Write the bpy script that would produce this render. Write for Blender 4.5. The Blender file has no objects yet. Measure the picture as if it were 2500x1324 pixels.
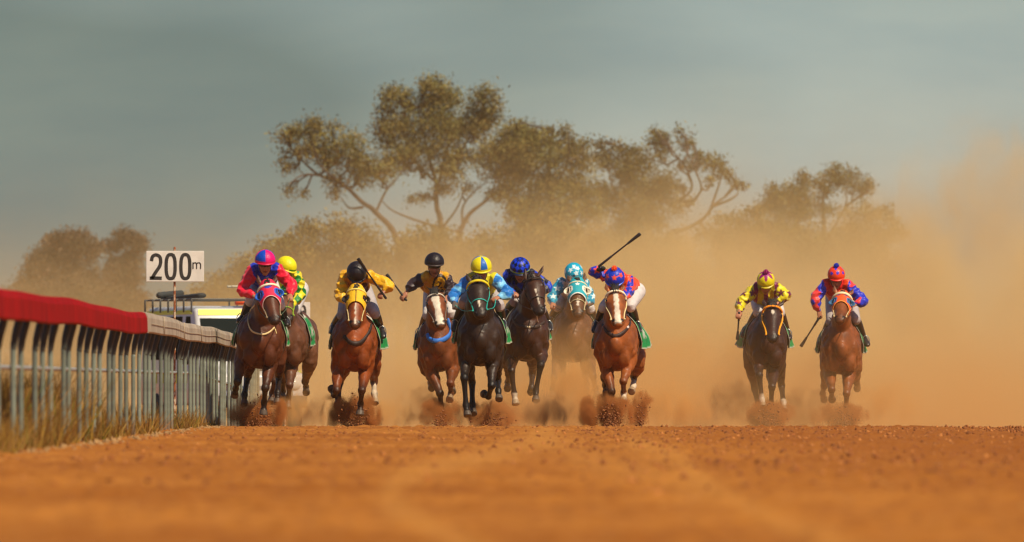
import bpy, bmesh, math, random
import numpy as np
from mathutils import Vector, Matrix, noise, bvhtree
random.seed(7); rng = np.random.default_rng(7)
S = bpy.context.scene; C = S.collection
R = math.radians
# ---------------------------------------------------------------- camera
CAMZ = 0.42; FPX = 27778.0; HOR = 962.0          # focal length in photo pixels, horizon row
cd = bpy.data.cameras.new('camera'); cam = bpy.data.objects.new('camera', cd); C.objects.link(cam)
cd.lens = 400; cd.sensor_width = 36; cd.clip_start = 1; cd.clip_end = 9000
cam.location = (0, 0, CAMZ); cam.rotation_euler = (R(90) + math.atan((HOR - 662) / FPX), 0, 0)
cd.dof.use_dof = True; cd.dof.focus_distance = 150; cd.dof.aperture_fstop = 6.5
S.camera = cam
# ---------------------------------------------------------------- world: sky texture with thin cloud bands
SUN_EL = 52; SUN_AZ = 44                          # azimuth to the right of straight behind the camera
w = bpy.data.worlds.new('World'); S.world = w; w.use_nodes = True
nt = w.node_tree; nt.nodes.clear()
out = nt.nodes.new('ShaderNodeOutputWorld'); bg = nt.nodes.new('ShaderNodeBackground')
sky = nt.nodes.new('ShaderNodeTexSky'); sky.sky_type = 'NISHITA'; sky.sun_disc = False
sky.sun_elevation = R(SUN_EL); sky.sun_rotation = R(180 - SUN_AZ); sky.dust_density = 1.5; sky.air_density = 1.3; sky.ozone_density = 2.0
tint = nt.nodes.new('ShaderNodeMix'); tint.data_type = 'RGBA'; tint.blend_type = 'MULTIPLY'; tint.inputs[0].default_value = 1
tint.inputs[7].default_value = (0.80, 1.0, 1.30, 1)
tc = nt.nodes.new('ShaderNodeTexCoord'); mp = nt.nodes.new('ShaderNodeMapping'); mp.inputs['Scale'].default_value = (14, 14, 60)
nz = nt.nodes.new('ShaderNodeTexNoise'); nz.inputs['Scale'].default_value = 1.0; nz.inputs['Detail'].default_value = 6; nz.inputs['Roughness'].default_value = .55; nz.inputs['Distortion'].default_value = .3
cr = nt.nodes.new('ShaderNodeValToRGB'); cr.color_ramp.elements[0].position = .34; cr.color_ramp.elements[1].position = .60
cr.color_ramp.elements[0].color = (.74, .79, .82, 1); cr.color_ramp.elements[1].color = (1.0, .97, .92, 1)
mx = nt.nodes.new('ShaderNodeMix'); mx.data_type = 'RGBA'; mx.blend_type = 'MULTIPLY'; mx.inputs[0].default_value = 1
L = nt.links.new
L(tc.outputs['Generated'], mp.inputs[0]); L(mp.outputs[0], nz.inputs['Vector']); L(nz.outputs['Fac'], cr.inputs[0])
# broad soft noise added to darken the left and upper sky, imitating lens vignetting
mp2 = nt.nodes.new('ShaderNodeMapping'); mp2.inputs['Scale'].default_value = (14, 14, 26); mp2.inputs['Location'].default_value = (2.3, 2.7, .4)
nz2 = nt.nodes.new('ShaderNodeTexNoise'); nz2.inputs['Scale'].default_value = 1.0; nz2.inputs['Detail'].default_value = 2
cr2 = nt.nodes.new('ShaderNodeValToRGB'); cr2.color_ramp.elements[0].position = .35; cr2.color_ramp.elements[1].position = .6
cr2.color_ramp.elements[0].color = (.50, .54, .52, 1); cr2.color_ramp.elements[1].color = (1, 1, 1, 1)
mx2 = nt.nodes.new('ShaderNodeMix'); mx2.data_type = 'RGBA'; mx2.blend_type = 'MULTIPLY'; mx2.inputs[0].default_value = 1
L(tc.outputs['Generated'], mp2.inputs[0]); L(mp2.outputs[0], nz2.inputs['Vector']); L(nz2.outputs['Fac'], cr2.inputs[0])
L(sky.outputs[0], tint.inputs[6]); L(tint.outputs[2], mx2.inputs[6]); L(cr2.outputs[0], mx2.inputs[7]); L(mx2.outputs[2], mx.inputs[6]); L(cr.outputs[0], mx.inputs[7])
sep = nt.nodes.new('ShaderNodeSeparateXYZ'); L(tc.outputs['Generated'], sep.inputs[0])      # added gain: brightens sky near the horizon, dims the dome to cut fill light
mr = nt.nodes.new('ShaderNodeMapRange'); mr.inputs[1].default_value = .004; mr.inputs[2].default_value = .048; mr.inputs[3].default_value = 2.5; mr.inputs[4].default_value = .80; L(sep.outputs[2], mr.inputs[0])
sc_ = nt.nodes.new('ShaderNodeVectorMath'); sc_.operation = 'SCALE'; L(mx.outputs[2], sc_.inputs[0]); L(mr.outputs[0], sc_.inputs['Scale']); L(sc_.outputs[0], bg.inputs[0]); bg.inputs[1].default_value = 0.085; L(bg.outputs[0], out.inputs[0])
# ---------------------------------------------------------------- sun
sd = bpy.data.lights.new('sun', 'SUN'); sun = bpy.data.objects.new('sun', sd); C.objects.link(sun)
sd.energy = 4.9; sd.angle = R(0.5); sd.color = (1.0, .83, .60)
e_, a_ = R(SUN_EL), R(SUN_AZ)
sun.rotation_euler = Vector((math.sin(a_) * math.cos(e_), -math.cos(a_) * math.cos(e_), math.sin(e_))).to_track_quat('Z', 'Y').to_euler()
sun.location = (20, -20, 30)
# ---------------------------------------------------------------- exposure
S.view_settings.view_transform = 'Standard'; S.view_settings.look = 'None'; S.view_settings.exposure = 0.04; S.view_settings.gamma = 1
S.render.engine = 'CYCLES'
cy = S.cycles; cy.use_denoising = True; cy.max_bounces = 6; cy.volume_bounces = 2; cy.transparent_max_bounces = 12
cy.volume_max_steps = 64; cy.sample_clamp_indirect = 4; cy.diffuse_bounces = 3; cy.glossy_bounces = 2
cy.filter_width = 1.35

# ================================================================ helpers
def lin(c):
    return tuple(((v / 255) / 12.92 if v / 255 <= .04045 else ((v / 255 + .055) / 1.055) ** 2.4) for v in c)
def PX(px, py, D):                                # photo pixel at distance D -> world point
    return Vector(((px - 1250) * D / FPX, D, CAMZ + (HOR - py) * D / FPX))
def gz(y):                                        # ground profile: level, then falls away past the crest
    return 0.0 if y < 143 else -0.0055 * (y - 143) if y < 330 else -1.03 - .0002 * (y - 330)
def setp(o, **k):
    for a, b in k.items(): o[a] = b
    return o
def link(name, me, parent=None, loc=None, mats=(), smooth=True):
    o = bpy.data.objects.new(name, me); C.objects.link(o)
    for m in mats: me.materials.append(m)
    if parent is not None: o.parent = parent
    if loc is not None: o.location = loc
    if smooth and me and len(me.polygons): me.polygons.foreach_set('use_smooth', [True] * len(me.polygons))
    return o
def mesh_np(name, V, F):
    me = bpy.data.meshes.new(name); V = np.asarray(V, dtype=np.float32); F = np.asarray(F, dtype=np.int32)
    n = F.shape[1]
    me.vertices.add(len(V)); me.vertices.foreach_set('co', V.ravel())
    me.loops.add(F.size); me.loops.foreach_set('vertex_index', F.ravel())
    me.polygons.add(len(F)); me.polygons.foreach_set('loop_start', np.arange(0, F.size, n, dtype=np.int32))
    me.update(calc_edges=True); return me
def set_col(me, cols, name='col'):
    a = me.color_attributes.new(name, 'FLOAT_COLOR', 'POINT')
    c = np.ones((len(me.vertices), 4), dtype=np.float32); c[:, :3] = cols; a.data.foreach_set('color', c.ravel())
class NB:
    def __init__(s, name):
        s.m = bpy.data.materials.new(name); s.m.use_nodes = True; s.t = s.m.node_tree; s.t.nodes.clear()
        s.out = s.n('OutputMaterial')
    def n(s, typ, **k):
        nd = s.t.nodes.new('ShaderNode' + typ)
        for a, b in k.items(): setattr(nd, a, b)
        return nd
    def l(s, a, b): s.t.links.new(a, b)
    def math(s, op, a, b=None, clamp=False):
        m = s.n('Math', operation=op); m.use_clamp = clamp
        for i, v in enumerate((a, b)):
            if v is None: continue
            if isinstance(v, (int, float)): m.inputs[i].default_value = v
            else: s.l(v, m.inputs[i])
        return m.outputs[0]
    def maprange(s, v, a, b, c, d, smooth=False):
        m = s.n('MapRange'); m.interpolation_type = 'SMOOTHSTEP' if smooth else 'LINEAR'
        s.l(v, m.inputs[0])
        for i, x in zip((1, 2, 3, 4), (a, b, c, d)): m.inputs[i].default_value = x
        return m.outputs[0]
def mat(name, color=(.5, .5, .5), rough=.6, vcol=None, noise_scale=None, noise_amt=.25, bump=0, bump_scale=30, metal=0, spec=.5, sheen=0, coat=0, trans=0, alpha=1, coords='Object'):
    b = NB(name); p = b.n('BsdfPrincipled'); b.l(p.outputs[0], b.out.inputs[0])
    p.inputs['Roughness'].default_value = rough; p.inputs['Metallic'].default_value = metal; p.inputs['Specular IOR Level'].default_value = spec
    p.inputs['Sheen Weight'].default_value = sheen; p.inputs['Coat Weight'].default_value = coat
    p.inputs['Transmission Weight'].default_value = trans; p.inputs['Alpha'].default_value = alpha
    t = b.n('TexCoord')
    if vcol:
        a = b.n('VertexColor', layer_name=vcol); src = a.outputs[0]
    else:
        rgb = b.n('RGB'); rgb.outputs[0].default_value = (*color, 1); src = rgb.outputs[0]
    if noise_scale:
        nz = b.n('TexNoise'); nz.inputs['Scale'].default_value = noise_scale; nz.inputs['Detail'].default_value = 4
        b.l(t.outputs[coords], nz.inputs['Vector'])
        f = b.maprange(nz.outputs['Fac'], .3, .7, 1 - noise_amt, 1 + noise_amt)
        m = b.n('VectorMath', operation='SCALE'); b.l(src, m.inputs[0]); b.l(f, m.inputs['Scale']); src = m.outputs[0]
    b.l(src, p.inputs['Base Color'])
    if bump:
        nz = b.n('TexNoise'); nz.inputs['Scale'].default_value = bump_scale; nz.inputs['Detail'].default_value = 3
        b.l(t.outputs[coords], nz.inputs['Vector'])
        bp = b.n('Bump'); bp.inputs['Strength'].default_value = bump; bp.inputs['Distance'].default_value = .02
        b.l(nz.outputs['Fac'], bp.inputs['Height']); b.l(bp.outputs[0], p.inputs['Normal'])
    return b.m
def catmull(P, n=6):
    P = [np.asarray(p, float) for p in P]
    if len(P) < 3: return [P[0] + (P[-1] - P[0]) * t for t in np.linspace(0, 1, n + 1)]
    out = []
    for i in range(len(P) - 1):
        p0 = P[i - 1] if i else 2 * P[0] - P[1]; p1 = P[i]; p2 = P[i + 1]; p3 = P[i + 2] if i + 2 < len(P) else 2 * P[-1] - P[-2]
        for t in np.arange(n) / n:
            out.append(.5 * (2 * p1 + (p2 - p0) * t + (2 * p0 - 5 * p1 + 4 * p2 - p3) * t * t + (3 * p1 - p0 - 3 * p2 + p3) * t ** 3))
    out.append(P[-1]); return out
class MB:                                          # collects tubes, boxes, ellipsoids in one mesh
    def __init__(s): s.V = []; s.F = []
    def add(s, V, F):
        o = len(s.V); s.V += [tuple(v) for v in V]; s.F += [tuple(i + o for i in f) for f in F]
    def tube(s, P, rad, side=(1, 0, 0), seg=12, sub=6, cap=True, interp=True):
        # P points, rad list of r or (r_side, r_other)
        rad = [(r, r) if np.isscalar(r) else r for r in rad]
        Q = [np.array([*p, *r]) for p, r in zip(P, rad)]
        if interp: Q = catmull(Q, sub)
        Q = np.array(Q); pos = Q[:, :3]; rr = np.maximum(Q[:, 3:5], .0008)
        T = np.gradient(pos, axis=0); T /= np.linalg.norm(T, axis=1)[:, None] + 1e-9
        if cap:                                     # rounded ends
            def capend(p, t, r, sgn):
                return [(p + t * sgn * min(r) * math.sin(a) * .9, r * math.cos(a)) for a in (R(30), R(60), R(82))]
            a = capend(pos[0], T[0], rr[0], -1)[::-1]; b = capend(pos[-1], T[-1], rr[-1], 1)
            pos = np.array([x[0] for x in a] + list(pos) + [x[0] for x in b]); rr = np.array([x[1] for x in a] + list(rr) + [x[1] for x in b])
            T = np.array([T[0]] * 3 + list(T) + [T[-1]] * 3)
        side = np.array(side, float); V = []; n = len(pos)
        for p, t, r in zip(pos, T, rr):
            u = side - t * side.dot(t)
            if np.linalg.norm(u) < .1: u = np.array([0, 0, 1.]) - t * t[2]
            if np.linalg.norm(u) < .1: u = np.array([0, 1., 0]) - t * t[1]
            u /= np.linalg.norm(u); v = np.cross(t, u)
            for k in range(seg):
                a = 2 * math.pi * k / seg; V.append(p + u * r[0] * math.cos(a) + v * r[1] * math.sin(a))
        F = [(i * seg + k, i * seg + (k + 1) % seg, (i + 1) * seg + (k + 1) % seg, (i + 1) * seg + k) for i in range(n - 1) for k in range(seg)]
        F.append(tuple(range(seg - 1, -1, -1))); F.append(tuple((n - 1) * seg + k for k in range(seg)))
        s.add(V, F); return s
    def ell(s, c, r, rot=None, seg=16, rings=10):
        c = np.array(c, float); r = np.array([r] * 3 if np.isscalar(r) else r, float); V = []; F = []
        M = np.array(rot) if rot is not None else np.eye(3)
        for i in range(1, rings):
            th = math.pi * i / rings
            for k in range(seg):
                ph = 2 * math.pi * k / seg
                V.append(c + M @ (r * np.array([math.sin(th) * math.cos(ph), math.sin(th) * math.sin(ph), math.cos(th)])))
        top = len(V); V.append(c + M @ (r * np.array([0, 0, 1.]))); V.append(c - M @ (r * np.array([0, 0, 1.])))
        for i in range(rings - 2):
            for k in range(seg): F.append((i * seg + k, (i + 1) * seg + k, (i + 1) * seg + (k + 1) % seg, i * seg + (k + 1) % seg))
        for k in range(seg):
            F.append((top, k, (k + 1) % seg)); F.append((top + 1, (rings - 2) * seg + (k + 1) % seg, (rings - 2) * seg + k))
        s.add(V, F); return s
    def box(s, c, d, rot=None):
        c = np.array(c, float); M = np.array(rot) if rot is not None else np.eye(3)
        V = [c + M @ (np.array([x, y, z]) * np.array(d) / 2) for x in (-1, 1) for y in (-1, 1) for z in (-1, 1)]
        s.add(V, [(0, 1, 3, 2), (4, 6, 7, 5), (0, 4, 5, 1), (2, 3, 7, 6), (0, 2, 6, 4), (1, 5, 7, 3)]); return s
    def mesh(s, name):
        me = bpy.data.meshes.new(name); me.from_pydata(s.V, [], s.F); me.update(); return me
    def obj(s, name, m, parent=None, loc=None, smooth=True):
        return link(name, s.mesh(name), parent, loc, [m] if m else [], smooth)
def bake(me, mods):                               # apply modifiers to a mesh and return the result
    o = bpy.data.objects.new('tmp', me); C.objects.link(o)
    for typ, kw in mods:
        m = o.modifiers.new('m', typ)
        for k, v in kw.items(): setattr(m, k, v)
    dg = bpy.context.evaluated_depsgraph_get(); r = bpy.data.meshes.new_from_object(o.evaluated_get(dg))
    bpy.data.objects.remove(o); return r
def fuse(mb, voxel=.016, smooth=4, fac=.5):
    me = mb.mesh('fuse')
    return bake(me, [('REMESH', dict(mode='VOXEL', voxel_size=voxel, adaptivity=0)), ('SMOOTH', dict(iterations=smooth, factor=fac))])
def coords(me):
    a = np.empty(len(me.vertices) * 3, dtype=np.float32); me.vertices.foreach_get('co', a); return a.reshape(-1, 3).astype(float)
def vnoise(P, scale, seed=0):
    return np.array([noise.noise(Vector((p[0] * scale + seed, p[1] * scale, p[2] * scale))) for p in P])

# ================================================================ ground
def pale_line(X, Y, pts, wpx):                    # compacted pale tyre swath along photo points
    d = np.full(X.shape, 1e9)
    px = 1250 + FPX * X / Y; py = HOR + FPX * CAMZ / Y
    Q = catmull(pts, 8)
    for a, b in zip(Q[:-1], Q[1:]):
        ab = b - a; t = np.clip(((px - a[0]) * ab[0] + (py - a[1]) * ab[1]) / (ab @ ab), 0, 1)
        d = np.minimum(d, np.hypot(px - a[0] - t * ab[0], py - a[1] - t * ab[1]))
    return np.exp(-(d / wpx) ** 2)
def build_ground():
    ys = [-30, -10, 0, 10, 18, 24]; y = 28.0
    while y < 147: ys.append(y); y += .09 if y < 60 else .16 if y < 100 else .22
    while y < 400: ys.append(y); y += 6
    ys += [400, 450, 520, 600, 800, 1100, 1600, 2400, 3600, 5200, 7500]
    xs = [-2500, -900, -300, -120, -60, -35, -24, -18, -14, -11, -9, -7.5, -6.4, -5.6] + list(np.arange(-5.0, 5.01, .055)) + [5.6, 6.4, 7.5, 9, 11, 14, 18, 24, 35, 60, 120, 300, 900, 2500]
    ys = np.array(ys); xs = np.array(xs); Y, X = np.meshgrid(ys, xs, indexing='ij')
    Z = np.array([gz(v) for v in ys])[:, None] + np.zeros_like(X)
    # crest is a touch uneven; soil is rough
    n1 = np.zeros_like(X)
    inside = (Y > 27) & (Y < 147) & (abs(X) < 5.1)
    idx = np.argwhere(inside)
    for s_, a_ in ((.45, .010), (2.2, .006), (7.0, .006)):
        ox = random.random() * 50
        vals = [noise.noise(Vector((X[i, j] * s_ + ox, Y[i, j] * s_ * .6, 0))) for i, j in idx]
        n1[inside] += np.array(vals) * a_
    # chopped-up clods: sharpened noise
    vals = np.array([noise.noise(Vector((X[i, j] * 11 + 9, Y[i, j] * 5, 3))) for i, j in idx])
    n1[inside] += np.maximum(vals - .10, 0) * .055
    Z += n1
    V = np.stack([X, Y, Z], -1).reshape(-1, 3); ny, nx = X.shape
    i = np.arange(ny - 1)[:, None] * nx + np.arange(nx - 1)[None, :]
    F = np.stack([i, i + 1, i + nx + 1, i + nx], -1).reshape(-1, 4)
    me = mesh_np('ground', V, F)
    Xf, Yf = V[:, 0], np.maximum(V[:, 1], 5)
    p = np.clip(1.0 * pale_line(Xf, Yf, [(1330, 1075), (1180, 1120), (1010, 1160), (950, 1215), (1000, 1270), (1110, 1324), (1200, 1370)], 26)
                + .9 * pale_line(Xf, Yf, [(1540, 1085), (1640, 1115), (1700, 1165), (1800, 1235), (1950, 1300), (2150, 1370)], 20)
                + .6 * pale_line(Xf, Yf, [(1330, 1060), (1450, 1130), (1640, 1170), (1700, 1215)], 34), 0, 1)
    # churned darker ground on the right of the track
    px = 1250 + FPX * Xf / Yf
    ch = np.clip((Xf - (.9 + (140 - Yf) * .002)) / 1.6, 0, 1) * np.clip((Yf - 40) / 40, 0, 1)
    set_col(me, np.stack([p, ch, np.zeros_like(p)], -1), 'marks')
    b = NB('red_earth'); bs = b.n('BsdfPrincipled'); b.l(bs.outputs[0], b.out.inputs[0])
    bs.inputs['Roughness'].default_value = .95; bs.inputs['Specular IOR Level'].default_value = .1
    t = b.n('TexCoord'); mk = b.n('VertexColor', layer_name='marks'); sp = b.n('SeparateColor'); b.l(mk.outputs[0], sp.inputs[0])
    def noise_n(sc, det=6, vec=None, stretch=(1, .5, 1), r=.6):
        m = b.n('Mapping'); m.inputs['Scale'].default_value = stretch; b.l(t.outputs['Object'], m.inputs[0])
        nz = b.n('TexNoise'); nz.inputs['Scale'].default_value = sc; nz.inputs['Detail'].default_value = det; nz.inputs['Roughness'].default_value = r
        b.l(m.outputs[0], nz.inputs['Vector']); return nz.outputs['Fac']
    def mixc(fac, a, c):
        m = b.n('Mix', data_type='RGBA')
        (b.l(fac, m.inputs[0]) if not isinstance(fac, float) else setattr(m.inputs[0], 'default_value', fac))
        for i_, v in ((6, a), (7, c)):
            if isinstance(v, tuple): m.inputs[i_].default_value = (*v, 1)
            else: b.l(v, m.inputs[i_])
        return m.outputs[2]
    base = mixc(b.maprange(noise_n(.35), .35, .65, 0, 1), (.31, .103, .0145), (.45, .172, .028))
    base = mixc(b.maprange(noise_n(4.0, 6), .45, .75, 0, .75), base, (.21, .060, .008))
    base = mixc(b.maprange(noise_n(17, 4, stretch=(1, .35, 1)), .60, .70, 0, .75), base, (.15, .045, .008))
    base = mixc(b.maprange(noise_n(23, 3, stretch=(1, .35, 1)), .66, .72, 0, .6), base, (.56, .30, .09))
    base = mixc(b.math('MULTIPLY', sp.outputs[1], .55), base, (.27, .080, .012))
    base = mixc(b.math('MULTIPLY', sp.outputs[0], .55), base, (.50, .22, .045))
    b.l(base, bs.inputs['Base Color'])
    bp = b.n('Bump'); bp.inputs['Strength'].default_value = .5; bp.inputs['Distance'].default_value = .015
    b.l(noise_n(30, 4), bp.inputs['Height']); b.l(bp.outputs[0], bs.inputs['Normal'])
    o = link('ground', me, mats=[b.m]); setp(o, kind='structure', label='red dirt racetrack with pale curved tyre marks')
build_ground()
M_CLOD = mat('earth_clod', (.24, .075, .013), .95, noise_scale=9, noise_amt=.4)
def rocks(n, fn, m, name, label, jit=.45):
    ico = [(0, 0, 1), (.89, 0, .45), (.28, .85, .45), (-.72, .53, .45), (-.72, -.53, .45), (.28, -.85, .45), (.72, .53, -.45), (-.28, .85, -.45), (-.89, 0, -.45), (-.28, -.85, -.45), (.72, -.53, -.45), (0, 0, -1)]
    fc = [(0, 1, 2), (0, 2, 3), (0, 3, 4), (0, 4, 5), (0, 5, 1), (1, 6, 2), (2, 7, 3), (3, 8, 4), (4, 9, 5), (5, 10, 1), (6, 7, 2), (7, 8, 3), (8, 9, 4), (9, 10, 5), (10, 6, 1), (11, 7, 6), (11, 8, 7), (11, 9, 8), (11, 10, 9), (11, 6, 10)]
    ico = np.array(ico); fc = np.array(fc); V = []; F = []
    for i in range(n):
        c, r = fn(i)
        v = ico * (1 + rng.uniform(-jit, jit, (12, 1))) * r * rng.uniform(.6, 1.3, 3) + c
        V.append(v); F.append(fc + 12 * i)
    me = mesh_np(name, np.concatenate(V), np.concatenate(F))
    o = link(name, me, mats=[m], smooth=False); setp(o, kind='stuff', label=label); return o
def clod_pos(i):
    while True:
        Y = 45 + 101 * rng.random() ** .6; X = rng.uniform(-1, 1) * Y * .046
        if X > -3.5 and (rng.random() < .35 + .4 * (X > .5)): break
    r = .005 + .019 * rng.random() ** 3.5
    return np.array([X, Y, gz(Y) + r * .3]), r
rocks(9000, clod_pos, M_CLOD, 'dirt_clods', 'small loose dirt clods scattered over the red track')
rocks(3500, clod_pos, mat('pale_clod', (.40, .148, .032), .95, noise_scale=9, noise_amt=.4), 'dirt_clods', 'small pale clods scattered over the red track')

# ================================================================ trees (traced limbs and foliage masses at their own distance)
def bark(c): return mat('bark', c, .9, noise_scale=3, noise_amt=.3)
M_BARK = bark((.085, .058, .04)); M_BARKP = bark((.34, .27, .20))
M_LEAF = mat('gum_leaves', rough=.75, vcol='col', spec=.1)
def tree(name, label, D, ox, oy, s, limbs, clusters, base=None, leaf=.155, dens=1.0, tone=(.185, .158, .048), twig=True, group=None, pale=False):
    def P(z, yoff=0): return np.array(PX(ox + z[0] / s, oy + z[1] / s, D)) + np.array([0, yoff, 0])
    gb = gz(D)
    x0 = P(limbs[0][0])[0] if limbs else P(clusters[0])[0]
    root = bpy.data.objects.new(name, None); C.objects.link(root); root.location = (x0, D, gb)
    setp(root, label=label, category='tree' if 'tree' in name else 'bush')
    if group: root['group'] = group
    r0 = np.array([x0, D, gb]); tb = MB(); nodes = []
    for li, l in enumerate(limbs):
        yo = [0] if li == 0 else [random.uniform(-1, 1) for _ in l]
        pts = []
        for k, z in enumerate(l):
            d = 0 if li == 0 else (k / max(1, len(l) - 1)) * ((li % 2) * 2 - 1) * 1.6
            pts.append(P(z, d) - r0)
        ra = (.115 if li == 0 else .055) * (D / 450); rad = list(np.linspace(ra, .018, len(pts)))
        if li == 0:                                # trunk continues down to the soil
            pts = [np.array([pts[0][0] * .6, 0, 0]) if True else 0, pts[0] * np.array([.85, 1, .45])] + pts; rad = [ra * 1.35, ra * 1.15] + rad
        tb.tube(pts, rad, seg=8, sub=5); nodes += [np.array(p) for p in catmull(pts, 5)]
    V = []; col = []; n_given = len(clusters)
    if 'bush' in name:                             # foliage reaches down to the soil
        xs_ = [c[0] for c in clusters]; yb = max(c[1] for c in clusters) + 60 * s; yg = (HOR + (CAMZ - gb) * FPX / D - oy) * s
        while yb < yg - 10 * s: clusters = clusters + [(x, yb, 75 * s, 45 * s) for x in np.arange(min(xs_) + 40 * s, max(xs_) - 30 * s, 120 * s)]; yb += 75 * s
    for ci, c in enumerate(clusters):
        cx, cy_, rx, ry = c; cen = P((cx, cy_)) - r0
        g_ = 1.15 if 'tree' in name else 1.0; rx = g_ * rx / s * D / FPX; ry = g_ * ry / s * D / FPX; rd = max(rx, ry) * 1.1
        cen[1] += random.uniform(-1, 1) * rd * .6
        if twig and nodes:
            d = [np.linalg.norm(q - cen) for q in nodes]; j = int(np.argmin(d)); q = nodes[j]
            if d[j] < 4.5:
                mid = (q + cen) / 2 + np.array([random.uniform(-.2, .2), 0, random.uniform(-.3, .1)])
                tb.tube([q, mid, cen], [.045, .03, .014], seg=5, sub=4)
                for _ in range(4):
                    e = cen + np.array([random.uniform(-1, 1) * rx, random.uniform(-1, 1) * rd * .5, random.uniform(-.6, 1) * ry]) * .8
                    tb.tube([mid, (mid + e) / 2 + np.array([0, 0, .1]), e], [.025, .018, .008], seg=4, sub=3)
        nsub = max(5, int(17 * (rx * ry) ** .75 * 2.4 * (1 if ci < n_given else .35)))
        for _ in range(nsub):
            u = rng.normal(size=3); u /= np.linalg.norm(u); u *= rng.random() ** .45
            sc = cen + u * np.array([rx, rd, ry]) * .88
            sr = rng.uniform(.16, .42) * min(rx, ry) + .10
            nl = int(max(10, 88 * dens * (sr / .3) ** 1.6))
            t3 = np.array(tone) * rng.uniform(.65, 1.45) * np.array([rng.uniform(.9, 1.2), 1, rng.uniform(.8, 1.1)])
            p = sc + rng.normal(size=(nl, 3)) * sr * np.array([.95, 1.0, .80])
            a = rng.normal(size=(nl, 3)); a[:, 2] -= .5; a /= np.linalg.norm(a, axis=1)[:, None]
            b_ = np.cross(a, rng.normal(size=(nl, 3))); b_ /= np.linalg.norm(b_, axis=1)[:, None]
            L_ = leaf * rng.uniform(.6, 1.2, (nl, 1)) * .5; W_ = L_ * .36
            V.append(np.stack([p - a * L_, p + b_ * W_, p + a * L_, p - b_ * W_], 1)); col.append(np.repeat(t3[None] * rng.uniform(.75, 1.25, (nl, 1)), 4, axis=0))
    tb.obj('trunk', M_BARKP if pale else M_BARK, root)
    V = np.concatenate(V).reshape(-1, 3); F = np.arange(len(V)).reshape(-1, 4)
    me = mesh_np('crown', V, F); set_col(me, np.concatenate(col)); link('crown', me, root, mats=[M_LEAF], smooth=False)
    return root
z2 = (640, 160, 2.4515); z3 = (1200, 260, 3.0086); z4 = (1600, 360, 2.7778); z1 = (0, 560, 2.3226); zf = (0, 0, 1)
tree('gum_tree', 'tall gum tree leaning left with a bare forked trunk, left of the central tree', 442, *z2,
     [[(820, 1090), (680, 880), (600, 820), (480, 710), (340, 655), (230, 560), (160, 480)], [(680, 880), (740, 750), (800, 680), (850, 600)], [(480, 710), (350, 600), (300, 450)], [(600, 850), (520, 850), (470, 790)], [(340, 655), (240, 660), (160, 720)], [(350, 650), (460, 560), (500, 440)]],
     [(130, 430, 42, 50), (200, 410, 70, 50), (320, 400, 75, 65), (320, 350, 35, 30), (425, 365, 28, 35), (500, 450, 90, 60), (140, 560, 38, 55), (260, 520, 80, 50), (380, 500, 70, 50), (420, 570, 95, 65), (550, 550, 80, 60), (640, 610, 85, 65), (600, 700, 60, 35), (730, 640, 70, 60), (165, 748, 30, 30), (250, 775, 10, 20), (400, 680, 45, 35), (430, 760, 35, 55), (470, 690, 50, 30), (560, 640, 60, 40), (180, 620, 45, 22)], dens=.95)
tree('gum_tree', 'tallest gum tree, central, with an upright forked trunk and high rounded crown', 450, *z2,
     [[(1070, 985), (1045, 850), (1040, 700), (1000, 560), (960, 380), (930, 250)], [(1040, 700), (940, 600), (860, 440), (790, 280)], [(1075, 975), (900, 920), (780, 870), (720, 815)], [(1040, 750), (1090, 560), (1120, 350), (1050, 190)], [(1080, 970), (1170, 850), (1230, 690)], [(1040, 640), (1200, 490), (1310, 300)]],
     [(760, 170, 40, 50), (790, 200, 80, 50), (845, 165, 38, 35), (730, 260, 45, 40), (980, 120, 45, 35), (1040, 150, 110, 65), (1110, 200, 75, 60), (1000, 240, 110, 70), (880, 240, 60, 50), (1330, 190, 70, 60), (1395, 240, 48, 45), (1300, 280, 80, 60), (1380, 310, 55, 45), (720, 360, 55, 55), (800, 350, 85, 70), (900, 400, 95, 75), (1050, 370, 130, 90), (1200, 360, 120, 80), (1310, 370, 90, 55), (740, 470, 75, 55), (900, 520, 100, 65), (1080, 520, 115, 75), (1200, 540, 70, 50), (960, 620, 40, 40), (1120, 640, 85, 70), (1100, 740, 55, 50), (840, 560, 60, 50), (910, 800, 40, 22), (985, 785, 28, 24), (780, 570, 50, 50), (870, 620, 40, 30)], dens=.95)
tree('gum_tree', 'gum tree behind the central one with two low trunks forking to the right', 458, *z2,
     [[(1180, 1060), (1200, 960), (1250, 880), (1340, 810), (1430, 720), (1500, 620)], [(1200, 950), (1200, 850), (1260, 760), (1350, 690)], [(1190, 990), (1130, 990), (1090, 970)], [(1340, 810), (1380, 750), (1400, 640)]],
     [(1480, 760, 80, 65), (1400, 770, 50, 40), (1500, 650, 100, 75), (1540, 390, 75, 50), (1520, 470, 95, 75), (1590, 450, 70, 70), (1380, 500, 100, 65), (1450, 570, 110, 80), (1400, 650, 85, 45), (1230, 740, 45, 30), (1310, 560, 50, 50), (1540, 850, 60, 60)], dens=.95)
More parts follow.
